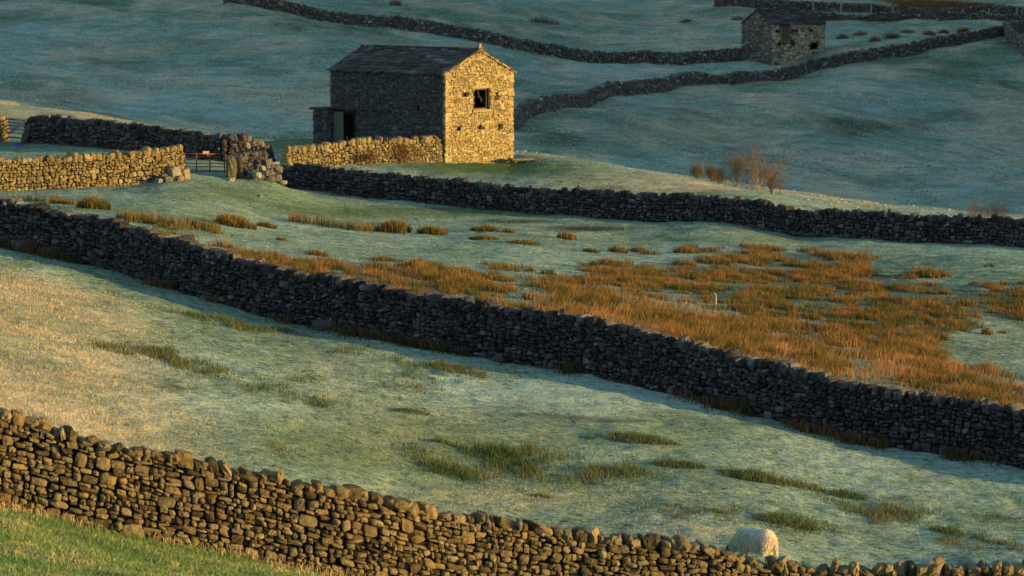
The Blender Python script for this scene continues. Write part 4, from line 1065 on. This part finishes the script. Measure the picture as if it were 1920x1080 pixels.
G1 = 'rush clumps standing apart in the middle field'
for (u, v, w, h, lab) in [
    (741, 435, 62, 30, 'tallest brown rush clump at the right end of the long rush patch'),
    (810, 438, 58, 19, 'dense rush clump just right of the tallest brown clump'),
    (908, 434, 54, 15, 'rush clump directly above a flatter one below the barn'),
    (954, 436, 30, 11, 'faint small rush clump right of the stacked pair of clumps'),
    (906, 448, 58, 11, 'flat wide rush clump, lower one of the stacked pair'),
    (981, 457, 60, 10, 'low flat rush clump between the stacked pair and the round clump'),
    (1063, 448, 38, 17, 'round dark rush clump alone on frost near the muddy patch'),
    (1108, 473, 34, 12, 'smallest pale rush clump left of the twin clumps'),
    (1160, 473, 40, 17, 'left one of two touching rush clumps'),
    (1196, 473, 38, 14, 'right one of two touching rush clumps'),
    (1286, 475, 52, 17, 'rush clump alone just above the left tip of the rush bed'),
    (1742, 519, 74, 19, 'wide rush clump alone on frost at the upper right of the rush bed'),
    (1850, 627, 24, 16, 'small upright rush tuft on frost right of the rush bed'),
    (1880, 625, 18, 8, 'tiny low rush tuft nearest the right edge'),
    (176, 391, 66, 26, 'brown rush clump right below the foot of the golden wall'),
    (440, 424, 80, 26, 'broad rush clump right of the ragged left rush patch'),
    (500, 426, 42, 13, 'short rush clump between the broad clump and the long patch'),
    (938, 528, 60, 17, 'dark rush clump on the upper left fringe of the rush bed'),
    (778, 503, 82, 16, 'dark flat rush clump on the edge of the orange grass by the wall')]:
    clump(lab, u, v, w, h, M['rush_tuft'], 'rush_clump', 'rush clump', G1, 116, 186, dens=330)

# low sedge in the near field: ragged patches
SEDGE = [(960,852,100,26),(800,855,60,13),(850,880,75,18),(985,887,120,19),(1140,893,75,20),(430,608,90,15),(520,620,60,10),(665,662,55,12),(790,683,70,12),(770,708,70,11),(850,690,90,11),(1000,712,50,8),(770,728,60,9),(300,670,90,16),(380,690,70,16),(450,720,70,14),(520,735,45,12),(560,715,35,10),(600,757,60,14),(480,708,30,9),(1640,962,80,16),(1720,975,70,14),(1560,925,50,12),(1850,1022,100,14),(1790,1005,40,14),(1300,955,90,11),(1880,970,50,9),(1500,985,70,12),(520,828,40,9),(700,862,20,7),(650,600,60,9),(200,650,60,12),(330,726,40,8),(1700,955,60,10),(1560,985,50,9)]
Sp = []
for (cu, cb, hw, hp) in SEDGE:
    c0 = ground(cu, cb, 66, 112); d0 = c0[1]
    if c0[1] > dmid(c0[0]) - 0.6: continue
    hh = hp / F * d0; hwm = hw / F * d0
    n = int(hwm * 2 * 1.4 * (1300 if hw >= 75 else 500))
    px = c0[0] + hwm * np.clip(rng.normal(0, 0.5, n), -1.3, 1.3); py = d0 + rng.normal(0, 0.5, n) + (fbm(px / 0.8 + cu, px * 0, 5) - 0.5) * 2.4
    kp = (rng.random(n) < np.clip(2.2 * (fbm(px / 0.45 + cu, py / 0.8, 95) - 0.3), 0, 1)) & (py < dmid(px) - 0.6) & (py > dnear(px) + 0.6)
    px, py = px[kp], py[kp]
    Sp.append(np.stack([px, py, terrain(px, py) - 0.02, np.full(len(px), hh)], 1))
Sp = np.concatenate(Sp)
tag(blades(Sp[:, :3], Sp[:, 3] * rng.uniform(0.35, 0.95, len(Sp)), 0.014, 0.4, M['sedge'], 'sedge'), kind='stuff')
G2 = 'sedge tufts standing apart in the near field'
for (u, v, w, h, lab) in [
    (833, 831, 52, 16, 'small olive sedge tuft above the wide central sedge bank'),
    (1204, 827, 142, 21, 'long sedge tuft right of the wide central sedge bank'),
    (1273, 874, 112, 19, 'low dark sedge tuft in the middle right of the near field'),
    (1420, 899, 150, 22, 'long dark sedge tuft up and right of the sheep'),
    (1508, 914, 88, 17, 'short end tuft touching the long dark sedge tuft'),
    (1592, 931, 84, 19, 'rounded sedge tuft below the dark wall at right'),
    (1346, 961, 42, 14, 'small bright sedge tuft left above the sheep'),
    (1478, 982, 130, 24, 'tall sedge tuft directly behind the sheep'),
    (1770, 997, 66, 18, 'dark sedge tuft near the right end of the near wall'),
    (775, 772, 80, 11, 'flat sedge tuft alone in the middle of the frosty field'),
    (1016, 932, 46, 14, 'small green tuft just above the middle of the near wall'),
    (1108, 822, 14, 9, 'tiny dark tuft left of the long sedge tuft')]:
    clump(lab, u, v, w, h * 0.85, M['sedge'], 'sedge_tuft', 'sedge tuft', G2, 66, 100, dens=330, wid=0.016, lean=0.4)

# rank dead grass at wall feet
Fp = []
for key, off, n, hh, prob in (('mid', 0.55, 15000, 0.34, 0.9), ('far', 0.5, 4000, 0.2, 0.5), ('lit', 0.5, 1600, 0.28, 0.7), ('back', 0.5, 1500, 0.3, 0.5)):
    pa = WALLS[key][1]
    t = rng.uniform(0, pa.L, n); c, T, Nn = pa.at(t)
    side = 1.0
    dd = off + np.abs(rng.normal(0, 0.34, n)) - 0.14
    q = c + Nn * dd[:, None]
    g = fbm(t / 1.3, t * 0 + off, 44)
    kp = rng.random(n) < prob * np.clip((g - 0.42) * 5, 0, 1)
    q = q[kp]; q[:, 2] = terrain(q[:, 0], q[:, 1]) - 0.02
    Fp.append(np.concatenate([q, (hh * rng.uniform(0.4, 1.1, len(q)) * (0.5 + 1.0 * g[kp]))[:, None]], 1))
Fp = np.concatenate(Fp)
tag(blades(Fp[:, :3], Fp[:, 3], 0.022, 0.4, M['foot'], 'dead_grass'), kind='stuff')

# short turf of the near field, the knoll and the nearer pastures
x, y, z, u, v = scatter(390000, 63, 112, -200, 2200)
st, gr, so = cover(x, y, z)
kp = (y > dnear(x) + 0.4) & (y < dmid(x) - 0.4) & (so < 0.4) & (rng.random(len(x)) < np.clip(0.15 + 0.8 * st + 1.2 * (fbm(x / 0.6, y / 0.9, 15) - 0.35), 0, 1))
x, y, z, st, gr = [a[kp] for a in (x, y, z, st, gr)]
Pt = np.stack([x, y, z - 0.01], 1)
r = rng.random(len(x)); S1 = r < st * 0.75; S2 = ~S1 & (r < st * 0.75 + gr * 0.5)
hh = rng.uniform(0.012, 0.05, len(x)) * (0.5 + 0.9 * fbm(x / 1.2, y / 1.6, 16)) * (1 + 0.9 * st)
tag(blades(Pt[S1], hh[S1] * 1.2, 0.018, 0.7, M['strawgrass'], 'straw_turf', seg=1), kind='stuff')
tag(blades(Pt[S2], hh[S2], 0.018, 0.6, M['greengrass'], 'green_turf', seg=1), kind='stuff')
S3 = ~S1 & ~S2
tag(blades(Pt[S3], hh[S3], 0.018, 0.6, M['frostgrass'], 'frosted_turf', seg=1), kind='stuff')
x, y, z, u, v = scatter(150000, 47, 64.5, -80, 1100)
kp = (y < dnear(x) - 0.45)
x, y, z = x[kp], y[kp], z[kp]
tag(blades(np.stack([x, y, z - 0.01], 1), rng.uniform(0.03, 0.085, len(x)) * (0.5 + 1.0 * fbm(x / 0.5, y / 0.6, 17)), 0.012, 0.7, M['greengrass'], 'knoll_grass', seg=2), kind='stuff')
x, y, z, u, v = scatter(350000, 88, 240, -200, 2200)
kp = (y > dmid(x) + 0.6) & (np.abs(y - dfar(x)) > 0.6) & (rng.random(len(x)) < np.clip(0.1 + 1.2 * (fbm(x / 0.9, y / 1.5, 18) - 0.35), 0, 1))
x, y, z, u, v = [a[kp] for a in (x, y, z, u, v)]
st, gr, so = cover(x, y, z); r = rng.random(len(x)); S1 = r < 0.04 + st * 0.5; S2 = ~S1 & (r < 0.04 + st * 0.5 + gr * 0.7); S3 = ~S1 & ~S2
Pt = np.stack([x, y, z - 0.01], 1); hh = rng.uniform(0.02, 0.07, len(x))
tag(blades(Pt[S1], hh[S1], 0.035, 0.7, M['strawgrass'], 'pasture_straw', seg=1), kind='stuff')
tag(blades(Pt[S2], hh[S2], 0.035, 0.6, M['greengrass'], 'pasture_green', seg=1), kind='stuff')
tag(blades(Pt[S3], hh[S3], 0.035, 0.6, M['frostgrass'], 'pasture_frost', seg=1), kind='stuff')

x, y, z, u, v = scatter(26000, 47, 64.5, -80, 1100)
g = dnear(x) - y
kp = (g > 0.42) & ((g < 0.9) | (rng.random(len(x)) < 0.5 * np.clip(3 * (fbm(x / 0.7, y / 0.9, 29) - 0.45), 0, 1)))
x, y, z, g = x[kp], y[kp], z[kp], g[kp]
tag(blades(np.stack([x, y, z - 0.01], 1), rng.uniform(0.06, 0.16, len(x)) + 0.08 * (g < 0.9), 0.011, 0.6, M['strawgrass'], 'dry_stems', seg=2), kind='stuff')
# ------------------------------------------------------------------ bare bushes
M['twigs'] = blade_mat('fine_twigs', (0.075, 0.055, 0.048), (0.13, 0.095, 0.075), [(0, (0.07, 0.055, 0.05)), (1, (0.20, 0.14, 0.09))], 0.5, 0.2)
def bush(label, p, h, spread, nstem, m, name='bare_bush', cat='bush', group=None, thick=0.03, depth=3, leaf=None):
    mb = MB(); tips = []
    def grow(a, d, L, r, k):
        nseg = 3
        for i in range(nseg):
            d2 = d + rng.normal(0, 0.13, 3); d2 /= np.linalg.norm(d2)
            b = a + d2 * L / nseg; r2 = r * 0.82
            mb.bar(a, b, r, r2, 4); a, d, r = b, d2, r2
            if k > 0 and (i > 0 or k < depth):
                for q in range(random.choice((1, 2, 2))):
                    e = d + rng.normal(0, 0.42, 3); e[2] = abs(e[2]) * 0.9 + 0.12; e /= np.linalg.norm(e)
                    grow(a, e, L * random.uniform(0.45, 0.7), r * 0.6, k - 1)
        tips.append(a)
    for s in range(nstem):
        d = np.array([rng.normal(0, spread), rng.normal(0, spread), 1.0]); d /= np.linalg.norm(d)
        grow(np.array([rng.normal(0, 0.12 * h * spread), rng.normal(0, 0.12 * h * spread), -0.1]), d, h * random.uniform(0.5, 0.75), thick, depth)
    if leaf is None:
        o = mb.build(name, m); o.location = p; return tag(o, label, cat, group)
    root = empty(name, p); tag(root, label, cat, group)
    mb.build('branches', m, root)
    tp = np.array(tips); n = len(tp) * leaf[1]
    q = tp[rng.integers(0, len(tp), n)] + rng.normal(0, 0.10, (n, 3))
    nm, lh, lw, ll = leaf[2:] if len(leaf) > 2 else ('dead_leaves', 0.07, 0.05, 0.8)
    blades(q, rng.uniform(0.4, 1.0, n) * lh, lw, ll, leaf[0], nm, seg=1, parent=root)
    return root
G3 = 'bare bushes beyond the crest'
for (u, d_, vt, spread, ns, m, lab) in [
    (1425, 206, 287, 0.28, 7, M['palewig'], 'tallest bare bush with pale twigs beyond the grassy crest'),
    (1447, 208, 318, 0.30, 5, M['twig'], 'thin dark bare bush right of the tallest pale bush'),
    (1380, 207, 300, 0.25, 5, M['twig'], 'dark reddish bare bush in the middle of the bush row'),
    (1352, 206, 318, 0.26, 4, M['twig'], 'low reddish bare bush left of the middle dark bush'),
    (1333, 205, 314, 0.2, 4, M['palewig'], 'orange lit slender bush second from the left'),
    (1308, 204, 328, 0.2, 3, M['twig'], 'smallest bush at the left end of the row on the crest'),
    (1850, 196, 374, 0.3, 5, M['twig'], 'small bare bush showing above the far wall at right')]:
    p = above(u, d_); h = (P(u, vt, d_)[2] - p[2]) * 1.05
    bush(lab, p, max(0.8, h) * 0.9, spread * 1.15, int(ns * 1.4), m, group=G3, thick=0.026, leaf=(M['twigs'], 2, 'twigs', 0.34, 0.012, 0.5))
M['bracken_leaf'] = blade_mat('bracken_leaf', (0.12, 0.055, 0.025), (0.26, 0.12, 0.05), [(0, (0.10, 0.05, 0.02)), (1, (0.34, 0.17, 0.07))], 0.5, 0.3)
for (u, v, d_, h, lab) in [(756, 300, 201.0, 0.95, 'russet bush against the sunlit wall near the barn corner'), (694, 306, 199.2, 0.75, 'orange brown bush half hidden behind the dark wall top below the sunlit wall')]:
    bush(lab, above(u, d_), h, 0.4, 7, M['twig'], name='russet_bush', cat='bush', group='russet bushes by the sunlit wall', thick=0.014, depth=2, leaf=(M['bracken_leaf'], 6))
# far brown bracken clumps
FB = [(1580, 72, 26, 12, 'leftmost far brown bracken clump beside the far barn'), (1612, 66, 28, 10, 'brown bracken clump second from the far barn'), (1640, 78, 26, 14, 'brown bracken clump touching the far wall top'),
      (1672, 72, 34, 16, 'broad mauve bracken clump on the far slope'), (1700, 62, 30, 9, 'flat brown bracken clump above the broad one'), (1742, 66, 24, 12, 'dark bracken clump in the middle of the far field'),
      (1770, 62, 22, 9, 'pale brown bracken clump left of the reddest one'), (1806, 62, 26, 14, 'reddest round bracken clump near the top right'), (1850, 64, 40, 9, 'low bracken strip at the right end of the far wall'),
      (742, 10, 24, 14, 'brown bracken tuft at the top edge above the near barn'), (1020, 44, 60, 16, 'wide bracken patch on the top middle slope'), (1285, 42, 24, 8, 'small bracken tuft left of the far barn'),
      (1384, 38, 26, 10, 'bracken tuft touching the left side of the far barn')]
for (u, v, w, h, lab) in FB:
    clump(lab, u, v, w, h, M['bracken_far'] if 'red' not in lab else M['bracken_leaf'], 'bracken_clump', 'bracken', 'bracken clumps on the far slopes', 400, 640, dens=26, wid=0.08, lean=0.7)
BP = []
for (u, v, w, h) in [(1735, 14, 70, 16), (1800, 14, 60, 18), (1705, 4, 50, 10), (1840, 18, 50, 10), (1800, 4, 70, 10)]:
    c = P(u, v, 620); n = 1500
    px = c[0] + rng.normal(0, 0.4, n) * w / F * 620; py = 612 + rng.uniform(-5, 25, n)
    BP.append(np.stack([px, py, terrain(px, py) - 0.05], 1))
BP = np.concatenate(BP)
tag(blades(BP, rng.uniform(0.4, 1.0, len(BP)), 0.12, 0.5, M['bracken_leaf'], 'bracken_cover'), kind='stuff')
# coarse tussocks speckling the far hillside
x, y, z, u, v = scatter(240000, 250, 560)
kp = rng.random(len(x)) < np.clip(0.15 + 2.0 * (fbm(x / 5, y / 9, 19) - 0.4), 0, 1)
x, y, z = x[kp], y[kp], z[kp]
tag(blades(np.stack([x, y, z - 0.02], 1), rng.uniform(0.05, 0.17, len(x)), 0.13, 0.8, M['tussock'], 'hill_tussocks', seg=1), kind='stuff')

# ------------------------------------------------------------------ the sheep
def sheep(label, p, heading):
    root = empty('sheep', p, heading); tag(root, label, 'sheep')
    bm = bmesh.new()
    def ell(c, r, rot=None):
        q = bmesh.ops.create_uvsphere(bm, u_segments=20, v_segments=12, radius=1.0)
        Mx = Matrix.Translation(c) @ (rot.to_matrix().to_4x4() if rot else Matrix.Identity(4)) @ Matrix.Diagonal((*r, 1))
        bmesh.ops.transform(bm, matrix=Mx, verts=q['verts'])
    def cap(a, b, r0, r1, n=9):
        a = Vector(a); b = Vector(b)
        for i in range(n + 1):
            f = i / n; ell(a.lerp(b, f), (r0 + (r1 - r0) * f,) * 3)
    # x forward; trunk
    ell((-0.30, 0, 0.62), (0.25, 0.235, 0.245)); ell((-0.08, 0, 0.605), (0.33, 0.265, 0.255)); ell((0.20, 0, 0.60), (0.28, 0.235, 0.25)); ell((0.34, 0, 0.60), (0.18, 0.17, 0.2))
    cap((0.36, 0, 0.62), (0.66, 0.02, 0.34), 0.155, 0.10)              # neck reaching down
    cap((0.67, 0.02, 0.32), (0.80, 0.03, 0.13), 0.085, 0.05)           # head, grazing
    ell((0.735, 0.03, 0.20), (0.085, 0.06, 0.10), Vector((0, 0, 1)).rotation_difference(Vector((0.55, 0, -0.8))))
    for s in (-1, 1):
        ell((0.655, 0.02 + s * 0.125, 0.36), (0.035, 0.075, 0.022))      # ears
        cap((-0.36, s * 0.125, 0.52), (-0.30, s * 0.12, 0.36), 0.12, 0.075); cap((-0.30, s * 0.12, 0.36), (-0.41, s * 0.115, 0.24), 0.06, 0.035); cap((-0.41, s * 0.115, 0.24), (-0.385, s * 0.115, 0.03), 0.032, 0.03)
        cap((0.27, s * 0.11, 0.48), (0.28, s * 0.11, 0.26), 0.09, 0.042); cap((0.28, s * 0.11, 0.26), (0.285, s * 0.11, 0.03), 0.036, 0.03)
    cap((-0.53, 0, 0.66), (-0.585, 0, 0.36), 0.05, 0.035)              # tail
    me = bpy.data.meshes.new('tmp'); bm.to_mesh(me); bm.free()
    t = bpy.data.objects.new('tmp', me); COL.objects.link(t)
    r = t.modifiers.new('r', 'REMESH'); r.mode = 'VOXEL'; r.voxel_size = 0.018
    s_ = t.modifiers.new('s', 'SMOOTH'); s_.factor = 0.6; s_.iterations = 6
    dg = bpy.context.evaluated_depsgraph_get(); m2 = bpy.data.meshes.new_from_object(t.evaluated_get(dg))
    bpy.data.objects.remove(t); m2.name = 'body'
    m2.materials.clear(); m2.materials.append(M['wool']); m2.materials.append(M['sheep_face'])
    for pl in m2.polygons:
        c = pl.center; pl.use_smooth = True
        if (c.x > 0.60 and c.z < 0.42) or (c.z < 0.27): pl.material_index = 1
    o = bpy.data.objects.new('body', m2); COL.objects.link(o); o.parent = root
    # fleece locks
    co = np.array([v.co[:] for v in m2.vertices]); no = np.array([v.normal[:] for v in m2.vertices])
    kp = (co[:, 2] > 0.30) & ~((co[:, 0] > 0.60) & (co[:, 2] < 0.44))
    co, no = co[kp], no[kp]; i = rng.integers(0, len(co), 9000); b = co[i] + rng.normal(0, 0.008, (9000, 3)); nn = no[i]
    lk = (fbm(co[i, 0] / 0.06 + 9, co[i, 2] / 0.12 + co[i, 1] / 0.06, 2) + 0.3)[:, None]
    hang = nn * 0.05 * lk + np.array([0, 0, -0.085]) * lk + rng.normal(0, 0.014, (9000, 3))
    sx = np.cross(hang, nn); sx /= np.linalg.norm(sx, axis=1, keepdims=True) + 1e-9; sx *= 0.008
    b = b - nn * 0.004
    V = np.stack([b - sx, b + sx, b + hang], 1).reshape(-1, 3)
    mesh_np('fleece', V, [np.arange(9000)[:, None] * 3 + np.array([[0, 1, 2]])], M['fleece'], root, attrs={'h': np.tile([0, 0, 1.0], 9000)})
    root.scale = (0.88,) * 3
    for s in (-1, 1):
        q = MB(); q.bar((0.70, 0.03 + s * 0.06, 0.27), (0.705, 0.03 + s * 0.072, 0.265), 0.012, 0.008, 8); q.build('eye', M['core'], root)
    return root
best = None
for d_ in np.arange(67.6, 80, 0.1):
    q = above(1420, d_); tv = proj(q[0], q[1], q[2] + 0.875 * 0.88)[1]
    if best is None or abs(tv - 989) < best[0]: best = (abs(tv - 989), q)
print('SHEEP', best)
sheep('white woolly sheep grazing just behind the foreground wall', best[1], R(180 - 38))

# ------------------------------------------------------------------ light, sky, camera
SUN_EL = R(5.2)
SX, SY = 0.943, -0.333
sun = bpy.data.lights.new('sun', 'SUN'); sun.energy = 3.4; sun.angle = R(0.55); sun.color = (1.0, 0.655, 0.20)
so_ = bpy.data.objects.new('sun', sun); COL.objects.link(so_)
sd = Vector((SX * math.cos(SUN_EL), SY * math.cos(SUN_EL), math.sin(SUN_EL))).normalized()
so_.rotation_euler = sd.to_track_quat('Z', 'Y').to_euler(); so_.location = (60, -20, 40)
w = bpy.data.worlds.new('World'); scene.world = w; w.use_nodes = True
N = w.node_tree.nodes; L = w.node_tree.links; N.clear()
sky = N.new('ShaderNodeTexSky'); sky.sky_type = 'NISHITA'; sky.sun_disc = False
sky.sun_elevation = SUN_EL; sky.sun_rotation = math.atan2(SX, SY)
sky.altitude = 300; sky.air_density = 1.0; sky.dust_density = 0.2; sky.ozone_density = 1.5
bg = N.new('ShaderNodeBackground'); bg.inputs[1].default_value = 0.15
ow = N.new('ShaderNodeOutputWorld'); L.new(sky.outputs[0], bg.inputs[0]); L.new(bg.outputs[0], ow.inputs[0])

cam = bpy.data.cameras.new('camera'); cam.sensor_width = 36.0; cam.lens = 36.0 * F / 1920.0
cam.clip_start = 1.0; cam.clip_end = 6000.0
cam.dof.use_dof = True; cam.dof.focus_distance = 105.0; cam.dof.aperture_fstop = 3.6
co_ = bpy.data.objects.new('camera', cam); COL.objects.link(co_)
co_.location = (0, 0, 0); co_.rotation_euler = (R(90) - PITCH, 0, 0)
scene.camera = co_
scene.view_settings.view_transform = 'Standard'; scene.view_settings.look = 'None'
scene.view_settings.exposure = 1.55; scene.view_settings.gamma = 1.0
